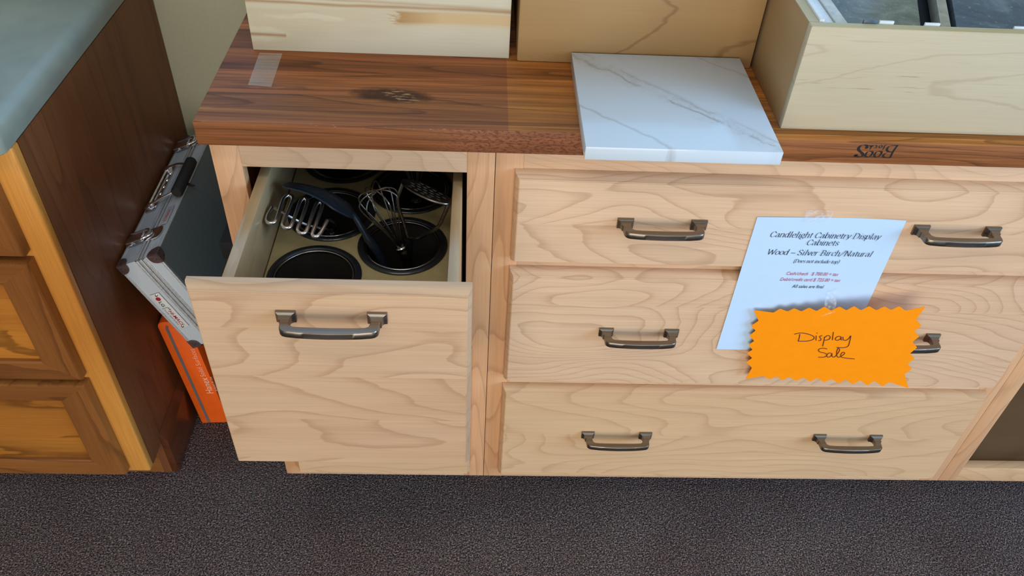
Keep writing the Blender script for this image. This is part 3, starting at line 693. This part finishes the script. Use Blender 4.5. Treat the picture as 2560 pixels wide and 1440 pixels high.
# ------------------------------------------------------------------ left walnut cabinet
LX, LY, LT = -.6452, .0111, .8402
wc = thing('walnut_cabinet', 'dark walnut cabinet with panelled drawers at the left edge', 'cabinet', (-.95, .3, 0))
notched(-.662, LX, LY + .019, WALL_Y - .004, LT, .0789, .100).build('side_panel', 'walnut_side', wc)
notched(-1.30, -1.283, LY + .019, WALL_Y - .004, LT, .0789, .100).build('side_panel', 'walnut_side', wc)
p = MB().box(-.695, LX, LY, LY + .0188, .100, LT, .004, 3).build('stile', 'honey_post', wc); plabel(p, 'honey coloured front post')
MB().box(-1.30, -1.252, LY, LY + .0188, .100, LT, .002).build('stile', 'honey_post', wc)
for z0, z1 in ((.79, LT), (.100, .13)): MB().box(-1.252, -.695, LY + .001, LY + .0188, z0, z1).build('rail', 'walnut_rail', wc)
MB().box(-1.283, -.662, .079, .095, 0, .100).build('toe_kick', 'walnut_rail', wc)
MB().box(-1.283, -.662, .12, WALL_Y - .01, .100, .112).build('bottom_panel', 'walnut_dark', wc)
sh = MB().hexa([(LX + .0002, .0789, 0), (-.6311, .0789, 0), (-.6311, WALL_Y - .004, 0), (LX + .0002, WALL_Y - .004, 0), (LX + .0002, .0789, .125), (-.6311, .0789, .108), (-.6311, WALL_Y - .004, .108), (LX + .0002, WALL_Y - .004, .125)], .001).build('base_moulding', 'walnut_dark', wc)
plabel(sh, 'dark base moulding along the side')
def panel_drawer(z0, z1, name='drawer'):
    xl, xr = -1.262, -.6812; yf = -.0089; yb = LY - .0004; fw = .050; iw = .040
    d = MB()
    # outer frame: mitred stiles and rails with a sloped inner lip, then a sunk panel
    def ring(i, y): return [(xl + i, y, z0 + i * (iw / fw if i > .02 else 1)), (xr - i, y, z0 + i * (iw / fw if i > .02 else 1)), (xr - i, y, z1 - i * (iw / fw if i > .02 else 1)), (xl + i, y, z1 - i * (iw / fw if i > .02 else 1))]
    rr = [ring(0, yb), ring(0, yf + .004), ring(.003, yf)]
    d.loft(rr, False)
    # stiles
    for a, b in ((xl, xl + fw), (xr - fw, xr)):
        s = 1 if a == xl else -1
        e0 = a if s == 1 else b; e1 = b if s == 1 else a
        d.loft([[(e0 + s * .003, yf, z0 + .003), (e0 + s * .003, yf, z1 - .003)], [(e1, yf, z0 + iw), (e1, yf, z1 - iw)], [(e1 + s * .004, yf + .003, z0 + iw + .004), (e1 + s * .004, yf + .003, z1 - iw - .004)], [(e1 + s * .005, yf + .009, z0 + iw + .005), (e1 + s * .005, yf + .009, z1 - iw - .005)]], False)
    o = d.build(name, 'walnut_frame', wc)
    r = MB()
    for t in (0, 1):
        e0 = z0 if t == 0 else z1; s = 1 if t == 0 else -1
        r.loft([[(xl + .003, yf, e0 + s * .003), (xr - .003, yf, e0 + s * .003)], [(xl + fw, yf, e0 + s * iw), (xr - fw, yf, e0 + s * iw)], [(xl + fw + .004, yf + .003, e0 + s * (iw + .004)), (xr - fw - .004, yf + .003, e0 + s * (iw + .004))], [(xl + fw + .005, yf + .009, e0 + s * (iw + .005)), (xr - fw - .005, yf + .009, e0 + s * (iw + .005))]], False)
    r.build('rail', 'walnut_rail', o)
    MB().box(xl + fw, xr - fw, yf + .0085, yf + .0125, z0 + iw, z1 - iw).build('panel', 'walnut_panel', o)
    return o
panel_drawer(.6625, .822); panel_drawer(.3895, .6495); panel_drawer(.1150, .3760)
# counter with a rolled edge
def roll(x1, y0, zl, zh, r, n=6):
    def outline(i, z):
        pts = [(-1.40, WALL_Y - .004, z), (-1.40, y0 + i, z)]; R_ = .014
        for k in range(7):
            a = -math.pi / 2 + k * math.pi / 12
            pts.append((x1 - i - R_ + R_ * math.cos(a), y0 + i + R_ + R_ * math.sin(a), z))
        pts.append((x1 - i, WALL_Y - .004, z)); return pts
    rings = [outline(.003, zl), outline(0, zl + .003)]
    for k in range(n + 1):
        a = k * math.pi / 2 / n; rings.append(outline(r * (1 - math.cos(a)), zh - r + r * math.sin(a)))
    return MB().loft(rings, True, True)
lc = roll(-.6435, -.014, LT + .0003, LT + .040, .022).build('laminate_worktop', 'laminate', origin=(-1.0, .3, LT))
tag(lc, 'grey green laminate worktop with a rolled edge on the walnut cabinet', 'worktop')

# ------------------------------------------------------------------ aluminium sample case, leaning on the walnut side
A = V3((-.6405, .142, .513)); ED = V3((.40, 0, -.9165)); ET = V3((.9165, 0, .40)); EY = V3((0, 1, 0))
def cp(t, y, d_): return A + ET * t + EY * y + ED * d_
case = thing('sample_case', 'silver aluminium carry case leaning on the walnut cabinet side', 'case', cp(.04, .2, .218))
T, L, H = .0815, .405, .2185
def cb(t0, t1, y0, y1, d0, d1, bev=0): return MB().obox(cp(t0, y0, d0), ET * (t1 - t0), EY * (y1 - y0), ED * (d1 - d0), bev)
cb(.0015, .0375, .0015, L - .0015, .0015, H - .0015).build('base_shell', 'ribbed', case)
cb(.0560, T - .0015, .0015, L - .0015, .0015, H - .0015).build('lid', 'ribbed', case)
tr = MB()
for t0, t1, g in ((0, .0045, .0), (.0365, .0415, .0), (.0425, .0450, .0022), (.0455, .0495, .0), (.0500, .0525, .0022), (.0535, .0575, .0), (T - .0045, T, .0)):
    tr.obox(cp(t0, g, g), ET * (t1 - t0), EY * (L - 2 * g), ED * .0025, .0006); tr.obox(cp(t0, g, H - g - .0025), ET * (t1 - t0), EY * (L - 2 * g), ED * .0025, .0006)
    tr.obox(cp(t0, g, g), ET * (t1 - t0), EY * .0025, ED * (H - 2 * g), .0006); tr.obox(cp(t0, L - g - .0025, g), ET * (t1 - t0), EY * .0025, ED * (H - 2 * g), .0006)
tr.obox(cp(.037, .003, .003), ET * .02, EY * (L - .006), ED * (H - .006))
plabel(tr.build('edge_trim', 'case_alu', case), 'grooved aluminium edge rails')
plabel(cb(T - .0012, T + .0006, .004, L - .004, .004, H - .004).build('side_panel', 'case_panel', case), 'charcoal side panel')
cb(-.0004, .0010, .004, L - .004, .004, H - .004).build('side_panel', 'case_panel', case)
def corner(t_in, d_in, yfront, big=.019):
    """three-sided metal corner cap, rounded on its inner side"""
    m = MB(); st = 1 if t_in == 0 else -1; sd = 1 if d_in == 0 else -1; sy = 1 if yfront else -1
    ct, cd, cy = (0 if t_in == 0 else T), (0 if d_in == 0 else H), (0 if yfront else L)
    th = .0011
    def fan(e1, e2, out):
        o = cp(ct, cy, cd) + out * .0002
        pts = [o] + [o + e1 * big * math.cos(k * math.pi / 12) ** .7 + e2 * big * math.sin(k * math.pi / 12) ** .7 for k in range(7)]
        m.poly(pts, out * th)
    a, b, c = ET * st, ED * sd, EY * sy
    fan(a, b, -c); fan(a, c, -b); fan(b, c, -a)
    m.lathe([(0, .0022), (.0018, .0018), (.0024, .0004)], cp(ct, cy, cd) + a * .008 + b * .008 - c * .0012, 10, -c)
    return m
for t_ in (0, 1):
    for d_ in (0, 1):
        for yf in (1, 0): corner(t_, d_, yf).build('corner_cap', 'bronze_corner', case)
def latch(y):
    m = MB()
    m.obox(cp(.012, y - .017, -.0012), ET * .050, EY * .034, ED * .0012, .0004)            # back plate
    pts = [cp(.062 + .010 * math.cos(k * math.pi / 8 - math.pi / 2), y + .017 * math.sin(k * math.pi / 8 - math.pi / 2), -.0012) for k in range(9)]
    m.poly(pts, ED * .0012)
    m.obox(cp(-.002, y - .011, -.0055), ET * .034, EY * .022, ED * .004, .0012)           # lever
    m.obox(cp(.000, y - .0165, -.0025), ET * .012, EY * .033, ED * .0022, .0006)
    m.tube([cp(.004, y - .0135, -.006), cp(.040, y - .0135, -.0062)], .0016, 8); m.tube([cp(.004, y + .0135, -.006), cp(.040, y + .0135, -.0062)], .0016, 8)
    m.tube([cp(.036 + .012 * math.sin(k * math.pi / 10), y - .0135 * math.cos(k * math.pi / 10), -.0062) for k in range(11)], .0019, 8)
    m.tube([cp(.040 + .012 * math.sin(k * math.pi / 10), y - .009 * math.cos(k * math.pi / 10), -.0045) for k in range(11)], .0015, 8)
    return plabel(m.build('latch', 'chrome', case), 'chrome draw latch')
latch(.067); latch(.366)
hb = MB()
hb.obox(cp(.004, .150, -.0012), ET * .022, EY * .150, ED * .0014, .0004)
for y in (.163, .283): hb.obox(cp(.004, y - .008, -.007), ET * .012, EY * .016, ED * .007, .0015)
hb.tube([cp(.010, .163, -.005), cp(.010, .283, -.005)], .0022, 8)
for k in range(5): hb.lathe([(0, .0028), (.003, .002), (.0042, 0)], cp(.020, .178 + k * .022, -.001), 10, -ED)
hd = hb.build('handle', 'chrome', case)
for y, yg in ((.163, .168), (.283, .257)): MB().tube([cp(.010, y, -.006), cp(.040, y + (yg - y) * .25, -.010), cp(.070, yg, -.012), cp(.078, yg + (.004 if yg < .2 else -.004), -.012)], .0026, 8, 4).build('bail', 'chrome', hd)
plabel(MB().tube([cp(.078, .160, -.012), cp(.078, .163, -.012), cp(.078, .262, -.012), cp(.078, .265, -.012)], lambda q: .0105 if .2 < q < .8 else .0085, 16).build('grip', 'black_foam', hd), 'black foam grip')
MB().poly([cp(.082, .196, -.003), cp(.094, .190, .002), cp(.096, .196, .004), cp(.083, .203, -.002)], ED * .0012).build('strap', 'black_plastic', hd)
npl = cb(.0103, .0292, -.0011, .0, .076, .166, .0004).build('name_plate', 'plate', case); plabel(npl, 'silver label plate with maker lettering')
yq = -.0012
nt = MB()
for body, size, d0, t0, w in (('LG', .0085, .0945, .0150, .0125), ('LG', .0045, .1125, .0215, .0062)): nt.mesh(text_mesh(body, size, ED, ET, cp(t0, yq, d0), 0, 'LEFT', .0002, .00006, w))
nt.mesh(text_mesh('|', .013, ED, ET, cp(.0140, yq, .1095), 0, 'LEFT', .0, .00006))
nt.mesh(text_mesh('Acrylic Solid Surface', .0042, ED, ET, cp(.0125, yq, .1135), .2, 'LEFT', 0, .00006, .042))
nt.build('lettering', 'ink', npl)
rt = MB(); rt.mesh(text_mesh('HI-MACS', .0085, ED, ET, cp(.0175, yq, .1195), .15, 'LEFT', .00015, .00006, .040))
plabel(rt.build('lettering', 'logo_red', npl), 'red lettering')
rt = MB(); rt.lathe([(0, .0002), (.0046, .0001), (.0046, 0)], cp(.0195, yq + .0001, .0885), 20, (0, -1, 0))
plabel(rt.build('emblem', 'logo_red', npl), 'red round emblem')
for d_, t_ in ((.080, .022), (.162, .0175)): MB().lathe([(0, .0016), (.0018, .0013), (.0026, .0002)], cp(t_, yq, d_), 12, (0, -1, 0)).build('rivet', 'chrome', npl)
ep = MB().obox(cp(.060, .088, -.0010), ET * .013, EY * .052, ED * .0010, .0003).build('name_plate', 'case_alu', case)
e2 = MB(); e2.mesh(text_mesh('HI-MACS', .009, -EY, ET, cp(.063, .130, -.0011), .15, 'LEFT', 0, .00006, .034)); e2.build('lettering', 'logo_red', ep)

# ------------------------------------------------------------------ orange sample box under the case, black box beside it
OB = thing('sample_box', 'orange box with a grey stripe standing beneath the silver case', 'box', (-.56, .30, 0))
ln = V3((-.0250, 0, .318)).normalized(); rx = V3((ln.z, 0, -ln.x))
ob0 = V3((-.6170, .2064, .0006))
def op(a, h): return ob0 + rx * a + ln * h + V3((0, 0, 0))
W_ = .060
prof = [op(0, 0), op(W_, 0), op(W_, .314), op(.020, .314)] + [op(.0135 - .0135 * math.sin(k * math.pi / 8), .300 + .014 * math.cos(k * math.pi / 8)) for k in range(5)]
dz = -min(q.z for q in prof) + .0003
prof = [q + V3((0, 0, dz)) for q in prof]
MB().poly(prof, (0, .24, 0), .0012).build('shell', 'orange_box', OB)
def os_(a, h, y=-.0002): return op(a, h) + V3((0, y, dz))
MB().poly([os_(.0135, .002), os_(.0195, .002), os_(.0195, .296), os_(.0215, .304), os_(.0165, .305), os_(.0135, .297)], (0, -.0003, 0)).build('stripe', 'grey_stripe', OB)
tx = MB(); tx.mesh(text_mesh('Hanex', .0215, ln, -rx, os_(.0535, .098, -.0003), 0, 'LEFT', 0, .00006, .050))
tx.mesh(text_mesh('Solid Surfaces', .0150, ln, -rx, os_(.0520, .152, -.0003), 0, 'LEFT', -.0002, .00006, .084))
tx.mesh(text_mesh('by Hyundai L&C Corp', .0058, ln, -rx, os_(.0625, .106, -.0003), 0, 'LEFT', 0, .00006, .045))
plabel(tx.build('lettering', 'white_print', OB), 'white printed lettering')
bb = MB().box(-.462, -.386, .164, .420, .0004, .556, .002)
bbx = thing('storage_box', 'black box standing between the silver case and the birch cabinet', 'box', (-.425, .29, 0))
MB().box(-.462, -.386, .164, .420, .0004, .520, .0015).build('body', 'black_box', bbx)
MB().box(-.463, -.385, .163, .421, .5203, .556, .0015).build('lid', 'black_box', bbx)

# ------------------------------------------------------------------ canisters and utensils in the drawer
ISL = .7097
def canister_prof():
    z = ISL
    body = [(.0562, z - .001), (.0540, z - .008), (.0532, z - .03), (.0515, z - .145), (.049, z - .149), (.0, z - .1495), (.0, z - .1480), (.048, z - .1475), (.0502, z - .143), (.0518, z - .03), (.0526, z - .008), (.0545, z + .001)]
    rim = [(.0545, z + .0008), (.0556, z + .0030), (.0574, z + .0044), (.0600, z + .0046), (.0630, z + .0038), (.0645, z + .0022), (.0645, z + .0009), (.0630, z + .0004), (.0555, z + .0002), (.0545, z + .0008)]
    return body, rim
cb_, cr_ = canister_prof()
can0 = thing('utensil_canister', '', 'canister', (CAN[0][0], CAN[0][1], ISL - .1495))
cbody = MB().lathe(cb_, (CAN[0][0], CAN[0][1], 0), 56).build('body', 'black_enamel', can0)
cglint = MB().lathe([(.0535 + .0019 * math.cos(k * math.pi / 5), ISL + .0010 + .0019 * math.sin(k * math.pi / 5)) for k in range(11)], (CAN[0][0], CAN[0][1], 0), 56).build('lip_glint', 'steel', can0)  # steel ring added to stand in for the highlight on the lip
crim = MB().lathe(cr_, (CAN[0][0], CAN[0][1], 0), 56).build('rim', 'rim_enamel', can0)
CL = ['empty black canister nearest the drawer front', 'black canister holding the whisk, spatula and oval masher', 'black canister under the wavy masher, left side of the drawer', 'black canister with an upright whisk, deep at the right', 'black canister deep in the left rear of the drawer']
for i, (cx, cy) in enumerate(CAN):
    if i == 0: r = can0
    else:
        r = can0.copy(); COL.objects.link(r); r.location = (cx, cy, ISL - .1495); r['_o'] = (cx, cy, ISL - .1495)
        for ch in (cbody, crim, cglint):
            c = ch.copy(); COL.objects.link(c); c.parent = r
    r['label'] = CL[i]; r['group'] = 'black canisters sunk in the drawer'

def whisk(label, c, tip, width, handle_end, n=5, grip='steel_dark'):
    c, tip, he = V3(c), V3(tip), V3(handle_end); ax = (tip - c); L_ = ax.length; ax.normalize()
    x = ax.cross(V3((0, 0, 1))); x = x.normalized() if x.length > .05 else V3((1, 0, 0)); y = ax.cross(x)
    r = thing('whisk', label, 'whisk', he)
    for k in range(n):
        a = k * math.pi / n + .3; dirn = x * math.cos(a) + y * math.sin(a); sc = 1 - .06 * k
        prof = [(.13, 0), (.22, .14), (.46, .40), (.76, .62), (.97, .80), (.96, .90), (.70, .972), (.32, 1.0), (0, 1.004)]
        pts = [c + dirn * (w * width / 2 * sc) + ax * (h * L_ * (1 - .02 * k)) for w, h in prof]
        pts += [c - dirn * (w * width / 2 * sc) + ax * (h * L_ * (1 - .02 * k)) for w, h in prof[-2::-1]]
        MB().tube(pts, .00105, 8, 5).build('wire', 'steel_dark', r)
    hd = (he - c).normalized()
    MB().lathe([(.0, -.003), (.0075, -.003), (.0090, -.0015), (.0090, .0015), (.0075, .003), (0, .003)], c, 20, ax).build('collar', 'steel', r)
    MB().tube([c + hd * .003, c + hd * .015, he - hd * .02, he], lambda q: .006 if q < .2 else .0075, 14, 4).build('handle', grip, r)
    return r
whisk('steel balloon whisk leaning left, its loops above the drawer edge', (-.1307, -.0287, .716), (-.1655, -.0200, .812), .068, (-.1020, -.0330, .615))
whisk('steel whisk standing upright in the rear right canister', (-.1180, .1000, .703), (-.1200, .1080, .812), .046, (-.1170, .1000, .585), 4)
whisk('dim wire whisk lying in the rear left canister', (-.2400, .2080, .700), (-.2700, .1700, .765), .045, (-.2280, .2230, .610), 4)

# wavy masher
wm = thing('potato_masher', 'chrome wavy wire masher at the left of the drawer', 'masher', (-.238, .05, .60))
wz = .772
Wv = [(-.3069, -.0188), (-.3094, -.0330), (-.3085, -.0455), (-.3030, -.0505), (-.2968, -.0455), (-.2960, -.0200), (-.2952, .0050), (-.2890, .0130), (-.2822, .0050), (-.2838, -.0240), (-.2858, -.0520), (-.2802, -.0600), (-.2741, -.0550), (-.2720, -.0250), (-.2708, .0000), (-.2660, .0065), (-.2612, -.0010), (-.2622, -.0350), (-.2638, -.0615), (-.2580, -.0705), (-.2521, -.0655), (-.2497, -.0330), (-.2477, -.0070), (-.2434, -.0015), (-.2391, -.0070), (-.2408, -.0400), (-.2427, -.0700), (-.2380, -.0770), (-.2335, -.0710), (-.2300, -.0560), (-.2278, -.0424)]
MB().tube([(x, y, wz) for x, y in Wv], .0028, 10, 4).build('wavy_head', 'chrome', wm)
MB().tube([(-.3069, -.0188, wz), (-.3040, -.0120, wz - .004), (-.2700, -.0060, .738), (-.2420, .0080, .716), (-.2370, .0180, .700)], .0022, 8, 5).build('arm', 'chrome', wm)
MB().tube([(-.2278, -.0424, wz), (-.2262, -.0330, wz - .006), (-.2235, -.0020, .735), (-.2300, .0100, .715), (-.2370, .0180, .700)], .0022, 8, 5).build('arm', 'steel', wm)
MB().tube([(-.2370, .0180, .702), (-.2385, .0300, .670), (-.2400, .0560, .580)], .0075, 12, 3).build('handle', 'black_plastic', wm)

# slotted spatula
sp = thing('spatula', 'dark blue black slotted nylon spatula lying across the drawer', 'spatula', (-.140, -.012, .60))
neck = V3((-.1945, -.0135, .7565)); tip = V3((-.2925, .0290, .7800)); ax = (tip - neck); SL = ax.length; ax.normalize()
wd = V3((.28, .80, -.50)); wd = (wd - ax * wd.dot(ax)).normalized(); nr = ax.cross(wd).normalized()
if nr.z < 0: nr = -nr
hm = bmesh.new()
S_ = [0, .06, .14, .22, .34, .46, .58, .70, .80, .90, .97, 1.0]
def half(s): return .006 + .023 * min(1, (s / .2)) ** .8 if s < .2 else (.029 if s < .88 else .029 - .012 * ((s - .88) / .12) ** 2)
Wn = [-1, -.72, -.60, -.30, -.18, .18, .30, .60, .72, 1]
grid = [[hm.verts.new(neck + ax * s * SL + wd * w * half(s) + nr * (.010 * math.sin(math.pi * s) + .003 * (1 - w * w))) for w in Wn] for s in S_]
for i in range(len(S_) - 1):
    for j in range(len(Wn) - 1):
        if j in (1, 3, 5, 7) and 3 <= i <= 7: continue
        hm.faces.new((grid[i][j], grid[i + 1][j], grid[i + 1][j + 1], grid[i][j + 1]))
thicken(hm, -nr * .0022)
mbh = MB(); mbh._join(hm, True); mbh.build('blade', 'nylon', sp)
MB().tube([neck + ax * .006, neck, V3((-.1770, -.0240, .7260)), V3((-.1605, -.0245, .690)), V3((-.1400, -.0130, .595))], lambda q: .0052 if q < .5 else .0075, 12, 5, flat=.7).build('handle', 'nylon', sp)

# oval perforated masher
om = thing('potato_masher', 'dull steel masher with an oval perforated head, right of the whisk', 'masher', (-.128, -.008, .60))
e0, e1 = V3((-.1262, .0180, .800)), V3((-.0625, -.0300, .797)); lc_ = (e0 + e1) / 2; la = (e1 - e0); hl = la.length / 2; la.normalize()
wv = V3((.555, .758, -.344)); wv = (wv - la * wv.dot(la)).normalized(); nv = la.cross(wv).normalized()
ob_ = bmesh.new(); es = []
def oloop(pts):
    v = [ob_.verts.new(p) for p in pts]
    for i in range(len(v)): es.append(ob_.edges.new((v[i], v[(i + 1) % len(v)])))
def oe(a, ru, rv): return lc_ + la * ru * math.cos(a) + wv * rv * math.sin(a)
oloop([oe(k * math.pi / 24, hl, .021) for k in range(48)])
holes = []
for iv, v_ in enumerate((-.0135, -.0068, 0, .0068, .0135)):
    ext_ = hl * math.sqrt(max(0, 1 - (v_ / .021) ** 2)) - .006; n_ = max(1, int(2 * ext_ / .0115))
    for k in range(n_):
        u_ = (k - (n_ - 1) / 2) * .0115 + (.0028 if iv % 2 else -.0028)
        if abs(u_) > ext_ - .002: continue
        holes.append((u_, v_))
        oloop([lc_ + la * (u_ + a_) + wv * (v_ + b_) for a_, b_ in ((-.0040, -.0016), (.0040, -.0016), (.0040, .0016), (-.0040, .0016))])
bmesh.ops.triangle_fill(ob_, edges=es, use_beauty=True)
for f in list(ob_.faces):
    c = f.calc_center_median() - lc_
    if any(abs(c.dot(la) - u_) < .0036 and abs(c.dot(wv) - v_) < .0014 for u_, v_ in holes): ob_.faces.remove(f)
thicken(ob_, nv * .0016)
mo = MB(); mo._join(ob_); mo.tube([oe(k * math.pi / 20, hl, .021) for k in range(40)], .0016, 8, 0, True)
mo.build('perforated_head', 'steel_dark', om)
J = V3((-.1225, -.0100, .718))
MB().tube([e0, (-.1320, .0140, .786), (-.1368, .0090, .768), (-.1290, -.0010, .742), J], .0028, 8, 4).build('arm', 'steel_dark', om)
MB().tube([e1, (-.0690, -.0350, .780), (-.0790, -.0370, .760), (-.1060, -.0230, .730), J], .0028, 8, 4).build('arm', 'steel_dark', om)
MB().tube([J, (-.1230, -.0110, .700), (-.1270, -.0060, .640), (-.1290, -.0040, .585)], .0075, 12, 4).build('handle', 'black_plastic', om)

# ------------------------------------------------------------------ price sheet, tapes, orange card
PY = -DT - .0009
px0, px1, pz0, pz1 = .3714, .5868, .5085, .7808
ps = thing('price_sheet', 'white printed price sheet taped to the drawer fronts', 'sign', ((px0 + px1) / 2, PY, pz0))
sh_ = bmesh.new(); NX, NZ = 12, 14
def pyy(u, v): return PY - .0002 - .0016 * (1 - v) ** 2 * (0.4 + u) - .0006 * math.sin(u * 5 + 1) * v
gv = [[sh_.verts.new((px0 + (px1 - px0) * i / NX + .0004 * (1 - j / NZ), pyy(i / NX, j / NZ), pz0 + (pz1 - pz0) * j / NZ + .0018 * math.sin(math.pi * i / NX) * (j / NZ) ** 6)) for i in range(NX + 1)] for j in range(NZ + 1)]
for j in range(NZ):
    for i in range(NX): sh_.faces.new((gv[j][i], gv[j][i + 1], gv[j + 1][i + 1], gv[j + 1][i]))
thicken(sh_, (0, .00015, 0))
for f in sh_.faces: f.smooth = True
m_ = MB(); m_._join(sh_); m_.build('sheet', 'paper', ps)
RX, UZ = V3((1, 0, 0)), V3((0, 0, 1)); YT = PY - .0013
tm = MB()
for body, size, xc, zb_, w in (('Candlelight Cabinetry Display', .0145, .4785, .7460, .1625), ('Cabinets', .0145, .4785, .7325, .0475), ('Wood \u2013 Silver Birch/Natural', .0145, .4798, .7130, .1570), ('(Does not include top)', .0093, .4800, .6983, .0690)):
    serif_line(tm, body, xc - w / 2, YT, zb_, w, size)
tm.mesh(text_mesh('All sales are final', .0092, RX, UZ, (.4578, YT, .6480), 0.22, 'LEFT', -.00004, .00006, .0490))
tm.build('lettering', 'ink', ps)
for row in ((('Cash/check', .4412, .6737, .0335), ('$ 700.00 + tax', .4800, .6737, .0410)), (('Debit/credit card $ 725.00 + tax', .4352, .6618, .0925),)):
    tr_ = MB()
    for body, x0_, zb_, w in row: tr_.mesh(text_mesh(body, .0092, RX, UZ, (x0_, YT, zb_), .22, 'LEFT', -.00004, .00006, w))
    plabel(tr_.build('lettering', 'ink_red', ps), 'red price line')
t1 = MB().box(.4370, .4760, PY - .0024, PY - .0021, .7745, .7965).build('tape_strip', 'tape2', origin=(.456, PY, .785)); tag(t1, 'clear tape holding the top of the white price sheet', 'tape')

CARD = [(0.4081,0.6051),(0.4385,0.6041),(0.4460,0.6139),(0.4581,0.6098),(0.4664,0.6179),(0.4783,0.6129),(0.4875,0.6223),(0.5001,0.6171),(0.5088,0.6279),(0.5208,0.6212),(0.5302,0.6312),(0.5425,0.6251),(0.5507,0.6352),(0.5632,0.6283),(0.5722,0.6384),(0.5848,0.6316),(0.5939,0.6412),(0.6052,0.6353),(0.6141,0.6448),(0.6260,0.6373),(0.6510,0.6495),(0.6474,0.6219),(0.6596,0.6103),(0.6540,0.5972),(0.6650,0.5872),(0.6593,0.5741),(0.6707,0.5633),(0.6650,0.5486),(0.6758,0.5390),(0.6698,0.5249),(0.6803,0.5150),(0.6742,0.5005),(0.6918,0.4690),(0.6576,0.4787),(0.6507,0.4664),(0.6337,0.4770),(0.6266,0.4646),(0.6120,0.4750),(0.6035,0.4631),(0.5891,0.4732),(0.5815,0.4614),(0.5674,0.4708),(0.5581,0.4605),(0.5443,0.4689),(0.5360,0.4584),(0.5224,0.4666),(0.5139,0.4564),(0.4992,0.4647),(0.4930,0.4538),(0.4793,0.4627),(0.4715,0.4529),(0.4585,0.4595),(0.4325,0.4469),(0.4363,0.4762),(0.4245,0.4878),(0.4312,0.4991),(0.4206,0.5091),(0.4272,0.5184),(0.4184,0.5278),(0.4250,0.5386),(0.4148,0.5492),(0.4216,0.5620),(0.4119,0.5705),(0.4208,0.5837)]
HAND = [[(0.4895,0.5649),(0.4908,0.5572),(0.4913,0.5490)],
[(0.4813,0.5633),(0.4888,0.5673),(0.4995,0.5674),(0.5115,0.5630),(0.5123,0.5565),(0.5041,0.5513),(0.4913,0.5490)],
[(0.5147,0.5654),(0.5173,0.5551)],
[(0.5139,0.5719),(0.5144,0.5710)],
[(0.5236,0.5672),(0.5202,0.5641),(0.5236,0.5599),(0.5239,0.5561),(0.5208,0.5550)],
[(0.5278,0.5647),(0.5297,0.5539),(0.5310,0.5438)],
[(0.5280,0.5625),(0.5314,0.5684),(0.5358,0.5666),(0.5359,0.5606),(0.5300,0.5571)],
[(0.5377,0.5772),(0.5392,0.5696),(0.5413,0.5599)],
[(0.5523,0.5686),(0.5473,0.5691),(0.5447,0.5636),(0.5479,0.5600),(0.5519,0.5632),(0.5523,0.5686),(0.5536,0.5631),(0.5556,0.5622)],
[(0.5548,0.5690),(0.5573,0.5631),(0.5612,0.5621),(0.5644,0.5668),(0.5656,0.5732),(0.5679,0.5600),(0.5685,0.5499),(0.5621,0.5453),(0.5526,0.5447)],
[(0.5396,0.5388),(0.5324,0.5395),(0.5272,0.5358),(0.5300,0.5307),(0.5389,0.5288),(0.5430,0.5253),(0.5407,0.5199),(0.5315,0.5181)],
[(0.5499,0.5300),(0.5450,0.5302),(0.5432,0.5246),(0.5462,0.5205),(0.5497,0.5234),(0.5499,0.5300),(0.5518,0.5237),(0.5557,0.5224),(0.5583,0.5311),(0.5588,0.5393),(0.5557,0.5436),(0.5554,0.5371),(0.5578,0.5277),(0.5614,0.5230),(0.5646,0.5249),(0.5683,0.5311),(0.5680,0.5349),(0.5649,0.5351),(0.5638,0.5293),(0.5665,0.5242),(0.5735,0.5230),(0.5876,0.5231)]]
def cy_(x): return -.027 - .128 * (x - .4)
sc_ = thing('sale_card', 'orange starburst card reading Display Sale below the price sheet', 'sign', (.55, cy_(.55), .45))
# soften the star tips and notches
soft = []
for i, p_ in enumerate(CARD):
    a_, b_ = V3(CARD[i - 1]), V3(CARD[(i + 1) % len(CARD)]); p_ = V3(p_)
    q0 = p_ + (a_ - p_).normalized() * .0016; q1 = p_ + (b_ - p_).normalized() * .0016
    soft += [q0, p_ * .5 + (q0 + q1) * .25, q1]
MB().poly([(q.x, cy_(q.x), q.y) for q in soft], (0, .0004, 0)).build('card', 'orange_card', sc_)
hw = MB()
for s_ in HAND: hw.tube([(x, cy_(x) - .0001, z) for x, z in s_], .00078, 6, 5)
plabel(hw.build('handwriting', 'ink_brown', sc_), 'brown marker handwriting')
t2 = MB().hexa([(.5100, cy_(.510) - .0010, .6080), (.5270, cy_(.527) - .0010, .6200), (.5285, PY - .0040, .6500), (.5140, PY - .0040, .6420), (.5100, cy_(.510) - .0006, .6080), (.5270, cy_(.527) - .0006, .6200), (.5285, PY - .0034, .6500), (.5140, PY - .0034, .6420)]).build('tape_strip', 'tape2', origin=(.52, PY, .63))
tag(t2, 'crumpled clear tape holding the orange card to the price sheet', 'tape')

# helper ids used while building are not part of the scene
for o in bpy.data.objects:
    if '_o' in o: del o['_o']
